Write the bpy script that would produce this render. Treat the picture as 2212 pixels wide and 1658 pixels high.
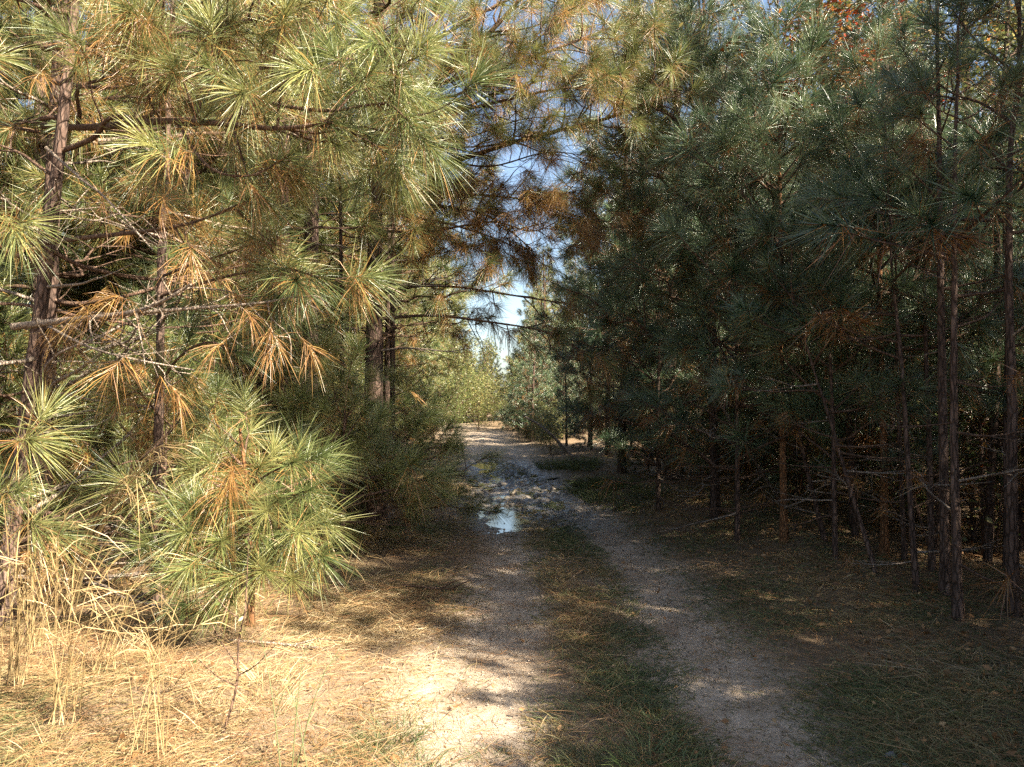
import bpy, math, random
import numpy as np
from mathutils import Vector

# ------------------------------------------------------------------ camera, sky, sun, exposure
for o in list(bpy.data.objects):
    bpy.data.objects.remove(o)
S = bpy.context.scene
COL = S.collection
PITCH = 1.75
CAMH = 1.6
cd = bpy.data.cameras.new('camera')
cd.sensor_width = 36
cd.lens = 27.2
cd.clip_end = 600
cam = bpy.data.objects.new('camera', cd)
COL.objects.link(cam)
cam.location = (0, 0, CAMH)
cam.rotation_euler = (math.radians(90 + PITCH), 0, 0)
S.camera = cam

SUN_EL, SUN_AZ = 33.5, -35.0          # azimuth measured from +X, negative = behind the camera
sd = Vector((math.cos(math.radians(SUN_EL)) * math.cos(math.radians(SUN_AZ)),
             math.cos(math.radians(SUN_EL)) * math.sin(math.radians(SUN_AZ)),
             math.sin(math.radians(SUN_EL))))
W = bpy.data.worlds.new('World')
S.world = W
W.use_nodes = True
nt = W.node_tree
sky = nt.nodes.new('ShaderNodeTexSky')
sky.sky_type = 'NISHITA'
sky.sun_disc = False
sky.sun_elevation = math.radians(SUN_EL)
sky.sun_rotation = math.radians(90 - SUN_AZ)
sky.air_density = 1.0
sky.dust_density = 2.2
bg = nt.nodes['Background']
nt.links.new(sky.outputs[0], bg.inputs[0])
bg.inputs[1].default_value = 0.052
sl = bpy.data.lights.new('sun', 'SUN')
sl.energy = 5.0
sl.angle = math.radians(0.5)
sl.color = (1.0, 0.89, 0.72)
so = bpy.data.objects.new('sun', sl)
COL.objects.link(so)
so.rotation_euler = sd.to_track_quat('Z', 'Y').to_euler()
S.view_settings.view_transform = 'Standard'
S.view_settings.look = 'None'
S.view_settings.gamma = 1.0
S.view_settings.exposure = 2.65
S.view_settings.use_curve_mapping = False
S.render.engine = 'CYCLES'
S.cycles.max_bounces = 4
S.cycles.diffuse_bounces = 2
S.cycles.glossy_bounces = 2
S.cycles.transmission_bounces = 3
S.cycles.transparent_max_bounces = 4
S.cycles.caustics_reflective = False
S.cycles.caustics_refractive = False
S.cycles.use_denoising = False
S.cycles.use_adaptive_sampling = False
S.cycles.sample_clamp_indirect = 2.5
S.cycles.sample_clamp_direct = 12.0

rng = np.random.default_rng(11)
RA = random.Random(5)


def U(a, b, n=None):
    return rng.uniform(a, b, n)


def P(px, py, Y):
    """a point at depth Y metres in front of the camera station, along a sight line measured in the photograph (2212 px wide)"""
    p = math.radians(PITCH)
    f, u = np.array((0, math.cos(p), math.sin(p))), np.array((0, -math.sin(p), math.cos(p)))
    d = f * 1671 + np.array((1., 0, 0)) * (px - 1106) - u * (py - 829)
    return np.array((0, 0, CAMH)) + d * (Y / d[1])


# ------------------------------------------------------------------ mesh building
class MB:
    def __init__(s):
        s.v, s.t, s.q, s.tr, s.n, s.nv = [], [], [], [], 0, []

    def add(s, v, quads=None, tris=None, tone=0.5, nv=None):
        v = np.asarray(v, float).reshape(-1, 3)
        s.v.append(v)
        s.t.append(np.broadcast_to(np.asarray(tone, float), (len(v),)).copy())
        if quads is not None and len(quads):
            s.q.append(np.asarray(quads, np.int64).reshape(-1, 4) + s.n)
        if tris is not None and len(tris):
            s.tr.append(np.asarray(tris, np.int64).reshape(-1, 3) + s.n)
        if nv is not None:
            s.nv.append(np.asarray(nv, float).reshape(-1, 3))
        s.n += len(v)
        return s

    def arr(s):
        v = np.concatenate(s.v) if s.v else np.zeros((0, 3))
        t = np.concatenate(s.t) if s.t else np.zeros(0)
        q = np.concatenate(s.q) if s.q else np.zeros((0, 4), np.int64)
        tr = np.concatenate(s.tr) if s.tr else np.zeros((0, 3), np.int64)
        return v, t, q, tr, (np.concatenate(s.nv) if s.nv else None)

    def merge(s, other, R=None, loc=None, scale=1.0, dtone=0.0):
        v, t, q, tr, nv = other.arr()
        if not len(v):
            return
        w = v * scale
        if R is not None:
            w = w @ R.T
        if loc is not None:
            w = w + loc
        s.add(w, q, tr, np.clip(t + dtone, 0, 1), None if nv is None else (nv if R is None else nv @ R.T))

    def mesh(s, name, mat, smooth=False):
        v, t, q, tr, nv = s.arr()
        me = bpy.data.meshes.new(name)
        me.vertices.add(len(v))
        me.vertices.foreach_set('co', v.astype(np.float32).ravel())
        nl = len(q) * 4 + len(tr) * 3
        me.loops.add(nl)
        me.loops.foreach_set('vertex_index', np.concatenate([q.ravel(), tr.ravel()]).astype(np.int32))
        npoly = len(q) + len(tr)
        me.polygons.add(npoly)
        ls = np.concatenate([np.arange(len(q)) * 4, len(q) * 4 + np.arange(len(tr)) * 3]).astype(np.int32)
        me.polygons.foreach_set('loop_start', ls)
        round_ = nv is not None and len(nv) == len(v)
        if smooth or round_:
            me.polygons.foreach_set('use_smooth', np.ones(npoly, bool))
        a = me.attributes.new('tone', 'FLOAT', 'POINT')
        a.data.foreach_set('value', t.astype(np.float32))
        if round_:
            c = me.attributes.new('custom_normal', 'FLOAT_VECTOR', 'POINT')
            c.data.foreach_set('vector', nv.astype(np.float32).ravel())
        me.materials.append(mat)
        me.update(calc_edges=True)
        return me


def nrm(a):
    return a / np.maximum(np.linalg.norm(a, axis=-1, keepdims=True), 1e-9)


def smooth_path(pts, k=5):
    pts = np.asarray(pts, float)
    if len(pts) < 3:
        return pts
    p = np.vstack([2 * pts[0] - pts[1], pts, 2 * pts[-1] - pts[-2]])
    out = []
    for i in range(1, len(p) - 2):
        for t in np.linspace(0, 1, k, endpoint=False):
            a, b, c, d = p[i - 1], p[i], p[i + 1], p[i + 2]
            out.append(.5 * (2 * b + (c - a) * t + (2 * a - 5 * b + 4 * c - d) * t * t + (3 * b - a - 3 * c + d) * t ** 3))
    out.append(pts[-1])
    return np.array(out)


def tube(mb, pts, r0, r1, n=5, tone=0.5, lump=0.0, power=1.0):
    pts = np.asarray(pts, float)
    m = len(pts)
    d = nrm(np.gradient(pts, axis=0))
    ref = np.array((0, 0, 1.)) if abs(d[:, 2]).mean() < 0.8 else np.array((1., 0, 0))
    a = nrm(np.cross(d, ref))
    b = np.cross(d, a)
    t = np.linspace(0, 1, m)
    r = r0 + (r1 - r0) * t ** power
    an = np.arange(n) * 2 * np.pi / n
    rr = r[:, None] * (1 + lump * rng.normal(size=(m, n)))
    v = pts[:, None, :] + rr[..., None] * (np.cos(an)[None, :, None] * a[:, None, :] + np.sin(an)[None, :, None] * b[:, None, :])
    i, j = np.meshgrid(np.arange(m - 1), np.arange(n), indexing='ij')
    j2 = (j + 1) % n
    q = np.stack([i * n + j, i * n + j2, (i + 1) * n + j2, (i + 1) * n + j], -1).reshape(-1, 4)
    tris = [(0, k, k + 1) for k in range(1, n - 1)] + [((m - 1) * n, (m - 1) * n + k + 1, (m - 1) * n + k) for k in range(1, n - 1)]
    mb.add(v.reshape(-1, 3), q, tris, tone)


DOWN = np.array((0, 0, -1.))


def blades(mb, o, d, L, w, droop, tone, flat=False, side=None, simple=False):
    """thin tapering blades (needles, grass, straw): base, bent middle, tip"""
    o = np.asarray(o, float)
    N = len(o)
    if N == 0:
        return
    d = nrm(np.asarray(d, float))
    L = np.broadcast_to(np.asarray(L, float), (N,))[:, None]
    w = np.broadcast_to(np.asarray(w, float), (N,))[:, None]
    droop = np.broadcast_to(np.asarray(droop, float), (N,))[:, None]
    tone = np.broadcast_to(np.asarray(tone, float), (N,))
    rv = rng.normal(size=(N, 3))
    if flat:
        rv = np.tile(np.array((0, 0, 1.)), (N, 1)) + 0.4 * rv
    s = nrm(np.cross(d, rv)) * w * .5
    bend = np.tile(DOWN, (N, 1)) if side is None else side
    mid = o + d * L * .52 + bend * droop * L * .22
    tip = o + d * L + bend * droop * L * .8
    if simple:
        su = nrm(s)
        nf = nrm(np.cross(su, d))
        mb.add(np.stack([o - s, o + s, tip], 1).reshape(-1, 3), None, np.arange(N)[:, None] * 3 + np.array([[0, 1, 2]]), np.repeat(tone, 3),
               np.stack([nrm(nf - 1.1 * su), nrm(nf + 1.1 * su), nf], 1))
        return
    v = np.stack([o - s * .8, o + s * .8, mid - s, mid + s, tip], 1).reshape(-1, 3)
    k = np.arange(N)[:, None] * 5
    su = nrm(s)
    nf = nrm(np.cross(su, d))
    nl, nr_ = nrm(nf - 1.1 * su), nrm(nf + 1.1 * su)
    nv = np.stack([nl, nr_, nl, nr_, nf], 1)
    mb.add(v, k + np.array([[0, 1, 3, 2]]), k + np.array([[2, 3, 4]]), np.repeat(tone, 5), nv)


def spray(mb, p0, p1, n, L, w, dead=0.1, droop=0.12, tone=0.3, spread=1.0, simple=False):
    """a shoot of pine needles along p0 -> p1, bursting at its tip"""
    p0, p1 = np.asarray(p0, float), np.asarray(p1, float)
    ax = nrm(p1 - p0)
    t = U(0, 1, n) ** 0.75
    o = p0 + (p1 - p0) * t[:, None]
    rad = rng.normal(size=(n, 3))
    rad = nrm(rad - (rad @ ax)[:, None] * ax)
    ang = np.radians((80 - 56 * t + rng.normal(0, 11, n)) * spread)
    d = ax * np.cos(ang)[:, None] + rad * np.sin(ang)[:, None]
    isdead = (U(0, 1, n) < dead * np.where(t < 0.5, 1.9, 0.25)) if dead < .8 else (U(0, 1, n) < dead)
    dr = droop * U(0.2, 2.6, n)
    d = np.where(isdead[:, None], nrm(d * .8 + DOWN * .45 + rng.normal(0, .35, (n, 3))), d)
    dr = np.where(isdead, dr + .15, dr)
    tn = np.clip(np.where(isdead, U(.66, 1.0, n), tone + rng.normal(0, .13, n) - .03), 0, 1)
    tn = np.where(isdead, tn, np.minimum(tn, .58))
    blades(mb, o, d, L * np.where(isdead, U(.45, 1.0, n), U(.5, 1.15, n)), w * U(.75, 1.2, n), dr, tn, simple=simple)


# ------------------------------------------------------------------ materials
def mat_new(name):
    m = bpy.data.materials.new(name)
    m.use_nodes = True
    n = m.node_tree
    return m, n, n.nodes['Principled BSDF'], n.nodes['Material Output']


def ramp(n, stops):
    r = n.nodes.new('ShaderNodeValToRGB')
    e = r.color_ramp.elements
    while len(e) < len(stops):
        e.new(0.5)
    for x, (p, c) in zip(e, stops):
        x.position = p
        x.color = (*c, 1)
    return r


def leaf_mat(name, stops, rough=.38, spec=.5, trans=.28, tint=None):
    m, n, bs, out = mat_new(name)
    at = n.nodes.new('ShaderNodeAttribute')
    at.attribute_name = 'tone'
    r = ramp(n, stops)
    n.links.new(at.outputs['Fac'], r.inputs[0])
    # slight shift of hue and value from one piece of foliage to the next
    oi = n.nodes.new('ShaderNodeObjectInfo')
    hs = n.nodes.new('ShaderNodeHueSaturation')
    mr = n.nodes.new('ShaderNodeMapRange')
    mr.inputs[3].default_value = .82
    mr.inputs[4].default_value = 1.18
    n.links.new(oi.outputs['Random'], mr.inputs[0])
    n.links.new(mr.outputs[0], hs.inputs['Value'])
    n.links.new(r.outputs[0], hs.inputs['Color'])
    n.links.new(hs.outputs[0], bs.inputs['Base Color'])
    bs.inputs['Roughness'].default_value = rough
    bs.inputs['Specular IOR Level'].default_value = spec
    tr = n.nodes.new('ShaderNodeBsdfTranslucent')
    n.links.new(hs.outputs[0], tr.inputs[0])
    mx = n.nodes.new('ShaderNodeMixShader')
    mx.inputs[0].default_value = trans
    n.links.new(bs.outputs[0], mx.inputs[1])
    n.links.new(tr.outputs[0], mx.inputs[2])
    n.links.new(mx.outputs[0], out.inputs[0])
    return m


M_NEEDLE = leaf_mat('pine_needles_yellow_green', [(0, (.035, .065, .022)), (.3, (.13, .165, .052)), (.58, (.29, .28, .10)),
                                                 (.66, (.36, .24, .07)), (.8, (.36, .19, .06)), (1, (.25, .125, .05))], rough=.34, spec=1.0, trans=.34)  # upper green stops paled to carry sunlight on the needles
M_NEEDLE_R = leaf_mat('pine_needles_shade_tinted', [(0, (.016, .040, .020)), (.3, (.064, .115, .056)), (.58, (.18, .225, .115)),
                                                 (.66, (.26, .15, .04)), (.8, (.28, .12, .03)), (1, (.17, .07, .025))], rough=.32, spec=1.0)  # right-hand needles: shade tint painted into low stops, silver sun sheen into upper green
M_LEAF = leaf_mat('broad_leaves', [(0, (.035, .07, .015)), (.4, (.12, .135, .045)), (.6, (.30, .27, .10)), (.8, (.40, .12, .02)), (1, (.45, .045, .02))], trans=.4)
M_GRASS = leaf_mat('grass_blades', [(0, (.055, .085, .03)), (.35, (.12, .14, .055)), (.55, (.27, .19, .085)), (.8, (.44, .325, .17)), (1, (.58, .48, .31))], rough=.45, spec=.4, trans=.25)
M_STRAW = leaf_mat('fallen_pine_straw', [(0, (.11, .052, .022)), (.5, (.235, .125, .055)), (.8, (.35, .22, .11)), (1, (.46, .35, .22))], rough=.5, spec=.35, trans=.12)
M_DRYLEAF = leaf_mat('fallen_dry_leaves', [(0, (.10, .05, .02)), (.5, (.26, .13, .05)), (1, (.40, .25, .12))], rough=.55, spec=.3, trans=.2)


def bark_mat(name, c0, c1, c2, sc=9.):
    m, n, bs, out = mat_new(name)
    tc = n.nodes.new('ShaderNodeTexCoord')
    mp = n.nodes.new('ShaderNodeMapping')
    mp.inputs['Scale'].default_value = (1, 1, .28)
    geo = n.nodes.new('ShaderNodeNewGeometry')
    n.links.new(geo.outputs['Position'], mp.inputs[0])
    vo = n.nodes.new('ShaderNodeTexVoronoi')
    vo.feature = 'DISTANCE_TO_EDGE'
    vo.inputs['Scale'].default_value = sc * 3
    no = n.nodes.new('ShaderNodeTexNoise')
    no.inputs['Scale'].default_value = sc * 2.2
    no.inputs['Detail'].default_value = 6
    no.inputs['Roughness'].default_value = .7
    n.links.new(mp.outputs[0], vo.inputs[0])
    n.links.new(mp.outputs[0], no.inputs[0])
    r = ramp(n, [(.25, c0), (.5, c1), (.75, c2)])
    n.links.new(no.outputs[0], r.inputs[0])
    r2 = ramp(n, [(0, (.25, .25, .25)), (.16, (1, 1, 1))])
    n.links.new(vo.outputs[0], r2.inputs[0])
    mx = n.nodes.new('ShaderNodeMix')
    mx.data_type = 'RGBA'
    mx.blend_type = 'MULTIPLY'
    mx.inputs[0].default_value = .8
    n.links.new(r.outputs[0], mx.inputs[6])
    n.links.new(r2.outputs[0], mx.inputs[7])
    n.links.new(mx.outputs[2], bs.inputs['Base Color'])
    bs.inputs['Roughness'].default_value = .85
    bs.inputs['Specular IOR Level'].default_value = .25
    bp = n.nodes.new('ShaderNodeBump')
    bp.inputs['Strength'].default_value = .9
    bp.inputs['Distance'].default_value = .02
    ad = n.nodes.new('ShaderNodeMath')
    ad.operation = 'ADD'
    n.links.new(no.outputs[0], ad.inputs[0])
    n.links.new(r2.outputs[0], ad.inputs[1])
    n.links.new(ad.outputs[0], bp.inputs['Height'])
    n.links.new(bp.outputs[0], bs.inputs['Normal'])
    return m


M_BARK = bark_mat('pine_bark', (.03, .02, .015), (.095, .06, .045), (.20, .14, .11))
M_TWIG = bark_mat('live_twig_bark', (.07, .042, .028), (.15, .09, .06), (.25, .17, .12), 20)
M_PALE = bark_mat('weathered_bare_wood', (.17, .12, .09), (.33, .26, .20), (.50, .43, .36), 20)
M_SAPLING = bark_mat('reddish_sapling_bark', (.10, .045, .02), (.24, .115, .05), (.36, .21, .11), 16)


# ------------------------------------------------------------------ object helpers
def link(o):
    COL.objects.link(o)
    return o


def part(name, me, parent=None, loc=None, rot=None, sc=None, kind=None):
    o = link(bpy.data.objects.new(name, me))
    if parent is not None:
        o.parent = parent
    if loc is not None:
        o.location = loc
    if rot is not None:
        o.rotation_euler = rot
    if sc is not None:
        o.scale = sc if hasattr(sc, '__len__') else (sc, sc, sc)
    if kind:
        o['kind'] = kind
    return o


def thing(name, label, cat, loc, group=None, rz=0.):
    o = link(bpy.data.objects.new(name, None))
    o.empty_display_size = .2
    o.location = loc
    o.rotation_euler = (0, 0, rz)
    o['label'] = label
    o['category'] = cat
    if group:
        o['group'] = group
    return o


def tag(o, label, cat, group=None):
    o['label'] = label
    o['category'] = cat
    if group:
        o['group'] = group
    return o


# ------------------------------------------------------------------ terrain
_ns = [(rng.normal(size=2) * f, U(0, 6.28), a) for f, a in ((.25, .05), (.35, .05), (.9, .025), (1.2, .02), (2.3, .012), (3.1, .010), (6., .006), (8., .006), (11, .005), (15, .004), (19, .003)) for _ in range(3)]


def gnoise(x, y):
    z = 0
    for k, ph, a in _ns:
        z = z + a * np.sin(k[0] * x + k[1] * y + ph)
    return z


def fine(x, y, f=1.0, seed=0):
    z = 0
    r = np.random.default_rng(100 + seed)
    for i in range(7):
        k = r.normal(size=2) * f * (1 + .5 * i)
        z = z + np.sin(k[0] * x + k[1] * y + r.uniform(0, 6.28)) / (1 + .4 * i)
    return z / 2.2


def shift(y):
    return .055 * np.maximum(0, y - 10) ** 1.05 + .006 * np.maximum(0, y - 34) ** 2


def tracks(x, y):
    """0..1 how bare the ground is: the two wheel ruts"""
    s = -shift(y)
    wob = .10 * np.sin(y * .9) + .06 * np.sin(y * 2.1 + 1)
    a = np.exp(-((x - (s - .08 + wob)) / (.40 + .02 * np.maximum(0, 8 - y))) ** 4)
    b = np.exp(-((x - (s + 1.30 + .5 * wob)) / (.47 + .04 * np.maximum(0, 6 - y))) ** 4)
    return a, b


PUD = [(-.02, 11.6, .46, 1.0, 0), (.40, 13.4, .42, 1.25, 0), (-.62, 22.5, .5, 2.2, 0)]


def puddle_d(x, y):
    d = 0
    for cx, cy, rx, ry, _ in PUD:
        d = np.maximum(d, np.exp(-(((x - cx) / rx) ** 2 + ((y - cy) / ry) ** 2)))
    return d


def wetness(x, y):
    s = -shift(y)
    return np.clip(np.exp(-((x - (s + .45)) / 1.15) ** 4) * (1 / (1 + np.exp(-(y - 10.6) * 2.2))) * (1 / (1 + np.exp((y - 25) * .7))), 0, 1)


def gz(x, y):
    x, y = np.asarray(x, float), np.asarray(y, float)
    a, b = tracks(x, y)
    s = -shift(y)
    road = np.exp(-((x - (s + .58)) / 1.9) ** 4)
    z = gnoise(x, y) * (1 - .65 * road) * np.where(np.abs(x) > 40, 2, 1)
    z = z - .055 * a - .05 * b + .007 * np.maximum(a, b) * fine(x, y, 9., 31)
    z = z - .10 * np.exp(-((x - s - .5) / 1.5) ** 2) * np.exp(-((y - 13.5) / 4.5) ** 2)
    z = z - .05 * puddle_d(x, y) + .062 * wetness(x, y) * (fine(x, y, 6., 3) * .8 + .9 * fine(x, y, 13., 9)) * (1 - .5 * puddle_d(x, y))
    z = z + .10 * np.clip((np.abs(x - s - .58) - 1.6) / 1.2, 0, 1)
    z = z + .45 * np.clip((y - 36) / 14, 0, 1) + .5 * np.clip((y - 50) / 60, 0, 1)
    return z


def axis(lo, hi, c, step, grow):
    out, v, st = [c], c, step
    while v < hi:
        st = step * (1 + grow * abs(v - c))
        v += st
        out.append(v)
    v = c
    left = []
    while v > lo:
        st = step * (1 + grow * abs(v - c))
        v -= st
        left.append(v)
    return np.array(left[::-1] + out)


xs = axis(-160, 160, .5, .06, .42)
ys = np.concatenate([np.arange(-60, 2, 4.), axis(2, 260, 2, .045, .16)])
X, Y = np.meshgrid(xs, ys)
Z = gz(X, Y)
nx, ny = len(xs), len(ys)
gb = MB()
i, j = np.meshgrid(np.arange(ny - 1), np.arange(nx - 1), indexing='ij')
gb.add(np.stack([X, Y, Z], -1).reshape(-1, 3), np.stack([i * nx + j, i * nx + j + 1, (i + 1) * nx + j + 1, (i + 1) * nx + j], -1).reshape(-1, 4))


def ground_mat():
    m, n, bs, out = mat_new('forest_floor')
    L = n.links.new
    geo = n.nodes.new('ShaderNodeNewGeometry')

    def noise(sc, det=6, ro=.6):
        t = n.nodes.new('ShaderNodeTexNoise')
        t.inputs['Scale'].default_value = sc
        t.inputs['Detail'].default_value = det
        t.inputs['Roughness'].default_value = ro
        L(geo.outputs['Position'], t.inputs[0])
        return t

    def attr(a):
        t = n.nodes.new('ShaderNodeAttribute')
        t.attribute_name = a
        return t.outputs['Fac']

    def mix(f, a, b):
        x = n.nodes.new('ShaderNodeMix')
        x.data_type = 'RGBA'
        L(f, x.inputs[0])
        L(a, x.inputs[6])
        L(b, x.inputs[7])
        return x.outputs[2]

    def mth(op, a, b):
        x = n.nodes.new('ShaderNodeMath')
        x.operation = op
        for k, v in enumerate((a, b)):
            if isinstance(v, (int, float)):
                x.inputs[k].default_value = v
            else:
                L(v, x.inputs[k])
        x.use_clamp = op in ('MULTIPLY', 'ADD')
        return x.outputs[0]
    nb, nf, ng = noise(2.2), noise(38, 8, .75), noise(140, 4, .7)
    litter = ramp(n, [(.25, (.055, .036, .021)), (.5, (.15, .10, .056)), (.72, (.27, .19, .11))])
    L(nf.outputs[0], litter.inputs[0])
    dirt = ramp(n, [(.25, (.24, .18, .13)), (.48, (.42, .335, .25)), (.7, (.54, .45, .355))])
    L(nf.outputs[0], dirt.inputs[0])
    mud = ramp(n, [(.3, (.07, .063, .055)), (.55, (.19, .172, .15)), (.75, (.32, .29, .255))])  # mud tones lifted to stand in for sky reflected off the wet
    L(nf.outputs[0], mud.inputs[0])
    tr = mth('ADD', attr('bare'), 0)
    brk = n.nodes.new('ShaderNodeMapRange')
    L(nb.outputs[0], brk.inputs[0])
    brk.inputs[1].default_value, brk.inputs[2].default_value = .3, .62
    brk.inputs[3].default_value, brk.inputs[4].default_value = .35, 1.0
    f = mth('MULTIPLY', tr, brk.outputs[0])
    c = mix(f, litter.outputs[0], dirt.outputs[0])
    wet = attr('wet')
    c = mix(mth('MULTIPLY', wet, .85), c, mud.outputs[0])
    L(c, bs.inputs['Base Color'])
    rr = n.nodes.new('ShaderNodeMapRange')
    L(wet, rr.inputs[0])
    rr.inputs[3].default_value, rr.inputs[4].default_value = .9, .22
    L(rr.outputs[0], bs.inputs['Roughness'])
    bs.inputs['Specular IOR Level'].default_value = .4
    bp = n.nodes.new('ShaderNodeBump')
    bp.inputs['Strength'].default_value = .8
    bp.inputs['Distance'].default_value = .03
    h = mth('ADD', mth('MULTIPLY', nf.outputs[0], .7), mth('MULTIPLY', ng.outputs[0], .3))
    L(h, bp.inputs['Height'])
    L(bp.outputs[0], bs.inputs['Normal'])
    return m


gme = gb.mesh('ground', ground_mat(), True)
a_, b_ = tracks(X, Y)
bare = np.clip(np.maximum(a_, b_) + .25 * np.exp(-((X + 1.2) / 1.0) ** 2) * np.exp(-((Y - 4.4) / 1.2) ** 2), 0, 1)
bare = np.maximum(bare, np.exp(-((X + shift(Y) - .4) / 1.9) ** 4) * (1 / (1 + np.exp(-(Y - 24) * .6))))
for nm, arr in (('bare', bare), ('wet', wetness(X, Y))):
    at = gme.attributes.new(nm, 'FLOAT', 'POINT')
    at.data.foreach_set('value', arr.astype(np.float32).ravel())
part('ground', gme, kind='structure')


def bare_at(x, y):
    a, b = tracks(x, y)
    return np.maximum(a, b)


# standing water in the ruts
mw, nw, bw, ow = mat_new('muddy_water')
bw.inputs['Base Color'].default_value = (.06, .054, .045, 1)
bw.inputs['Roughness'].default_value = .09
bw.inputs['Specular IOR Level'].default_value = .8
tn_ = nw.nodes.new('ShaderNodeTexNoise')
tn_.inputs['Scale'].default_value = 9
bpw = nw.nodes.new('ShaderNodeBump')
bpw.inputs['Strength'].default_value = .05
bpw.inputs['Distance'].default_value = .02
nw.links.new(tn_.outputs[0], bpw.inputs['Height'])
nw.links.new(bpw.outputs[0], bw.inputs['Normal'])


def pool(cx, cy, rx, ry, share):
    """level water that fills the low spots of the churned mud"""
    m = 120
    th = np.linspace(0, 2 * np.pi, m, endpoint=False)
    u, a = np.sqrt(rng.uniform(0, 1, 4000)), rng.uniform(0, 6.283, 4000)
    zz = np.percentile(gz(cx + .8 * rx * u * np.cos(a), cy + .8 * ry * u * np.sin(a)), share)
    rr = np.linspace(.05, 1.25, 80)
    up = gz(cx + rx * rr[None] * np.cos(th)[:, None], cy + ry * rr[None] * np.sin(th)[:, None]) > zz + .012
    r = np.array([rr[np.nonzero(q)[0][-1]] if q.any() else .05 for q in up])   # the rim always ends under the mud
    v = np.stack([cx + rx * r * np.cos(th), cy + ry * r * np.sin(th), np.full(m, zz)], -1)
    mb = MB()
    mb.add(np.vstack([v, [[cx, cy, zz]]]), None, [(m, k, (k + 1) % m) for k in range(m)])
    return part('puddle_water', mb.mesh('puddle_water', mw), kind='structure')


pool(.15, 12.9, .95, 2.3, 56)
pool(.2, 17.2, .95, 2.2, 48)
pool(-.45, 22.6, .9, 2.4, 50)

# ------------------------------------------------------------------ pine branch library
GREEN, DEAD = {}, {}


def grow_branch(L, dead, lod, bare_wood=False, hang=False):
    """returns (wood MB, needle MB); the branch leaves its trunk along +X"""
    wood, nee = MB(), MB()
    nn, ww, NL = {'near': (140, .0036, .30), 'mid': (84, .0080, .31), 'far': (34, .020, .33)}[lod]
    k = max(4, int(L * 4) + 2)
    t = np.linspace(0, 1, k)
    sag = U(-.10, .16)
    rise = U(.0, .28)
    pts = np.stack([t * L, np.cumsum(rng.normal(0, .035 * L, k)) * (t > 0), (sag * t + rise * t ** 2.2) * L * .8 + rng.normal(0, .012 * L, k) * (t > 0)], -1)
    pts = smooth_path(pts, 3)
    r0 = .006 + .0085 * L
    tube(wood, pts, r0, .004, 5 if lod == 'near' else 4, U(.3, .7), .05)
    ends = [(pts, 1.0)]
    ns = max(2, int(L * {'near': 4.2, 'mid': 4.8, 'far': 4.8}[lod]))
    for s in range(ns):
        u = .22 + .74 * (s + U(.1, .9)) / ns
        i = min(len(pts) - 2, int(u * (len(pts) - 1)))
        o = pts[i]
        ax = nrm(pts[i + 1] - pts[i])
        sd_ = 1 if s % 2 else -1
        ang = math.radians(U(28, 62)) * sd_
        d = np.array((ax[0] * math.cos(ang) - ax[1] * math.sin(ang), ax[0] * math.sin(ang) + ax[1] * math.cos(ang), ax[2] + U(-.25, .35)))
        l2 = (.16 + .40 * L * (1 - u) + U(0, .15)) * U(.7, 1.15)
        q = o + nrm(d) * l2 * np.array([0, .35, .7, 1.])[:, None]
        q = q + np.array((0, 0, 1.)) * (np.array([0, .02, .07, .16]) * l2 * U(-.3, 1.1))[:, None] + rng.normal(0, .02 * l2, (4, 3)) * np.array([0, 1, 1, 1])[:, None]
        tube(wood, q, max(.003, r0 * .42), .0025, 4 if lod == 'near' else 3, U(.3, .7))
        ends.append((smooth_path(q, 3), .85))
        if l2 > .5:
            for _ in range(int(l2 / .42)):
                ii = RA.randint(2, 6)
                ax2 = nrm(q[-1] - q[0])
                d2 = nrm(ax2 + rng.normal(0, .55, 3))
                l3 = U(.15, .38)
                p0 = ends[-1][0][min(ii, len(ends[-1][0]) - 1)]
                q3 = p0 + d2 * l3 * np.array([0, .5, 1.])[:, None] + np.array((0, 0, .04)) * np.array([0, .3, 1])[:, None]
                tube(wood, q3, .0035, .002, 3, U(.3, .7))
                ends.append((q3, .8))
    for pp, f in ends:
        if bare_wood and U(0, 1) < .88:
            continue
        seg = np.linalg.norm(pp[-1] - pp[0])
        sh = min(seg * .7, U(.10, .26))
        d = nrm(pp[-1] - pp[max(0, len(pp) - 3)])
        p1 = pp[-1] + d * .03
        p0 = p1 - d * sh
        td = rng.uniform(0, 1)
        if bare_wood:
            spray(nee, p0, p1, int(nn * .3), NL * .9, ww, dead=1.0, droop=.4, tone=.3, simple=lod != 'near')
        else:
            spray(nee, p0, p1, int(nn * U(.75, 1.25)), NL * U(.85, 1.15), ww, dead=dead * (2.2 if td < .2 else .7), droop=.13, tone=U(.2, .54), simple=lod != 'near')
    return wood, nee


LENS = (.7, 1.2, 1.9, 2.7)
LIB = {}
for lod in ('near', 'mid', 'far'):
    for L in LENS:
        LIB[lod, L, 'green'] = [grow_branch(L, .10, lod) for _ in range(3)]
        LIB[lod, L, 'old'] = [grow_branch(L, .38, lod) for _ in range(2)]
        LIB[lod, L, 'bare'] = [grow_branch(L, 1., lod, True) for _ in range(3)]
_mesh = {}


def lib_mesh(key, i, which, mat):
    k = (key, i, which, mat.name)
    if k not in _mesh:
        _mesh[k] = LIB[key][i][which].mesh('branch' if which == 0 else 'needles', mat, smooth=(which == 0))
    return _mesh[k]


def pick(L, kind, lod):
    Lb = min(LENS, key=lambda a: abs(a - L))
    key = (lod, Lb, kind)
    return key, RA.randrange(len(LIB[key])), float(np.clip(L / Lb, .72, 1.35))


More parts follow.
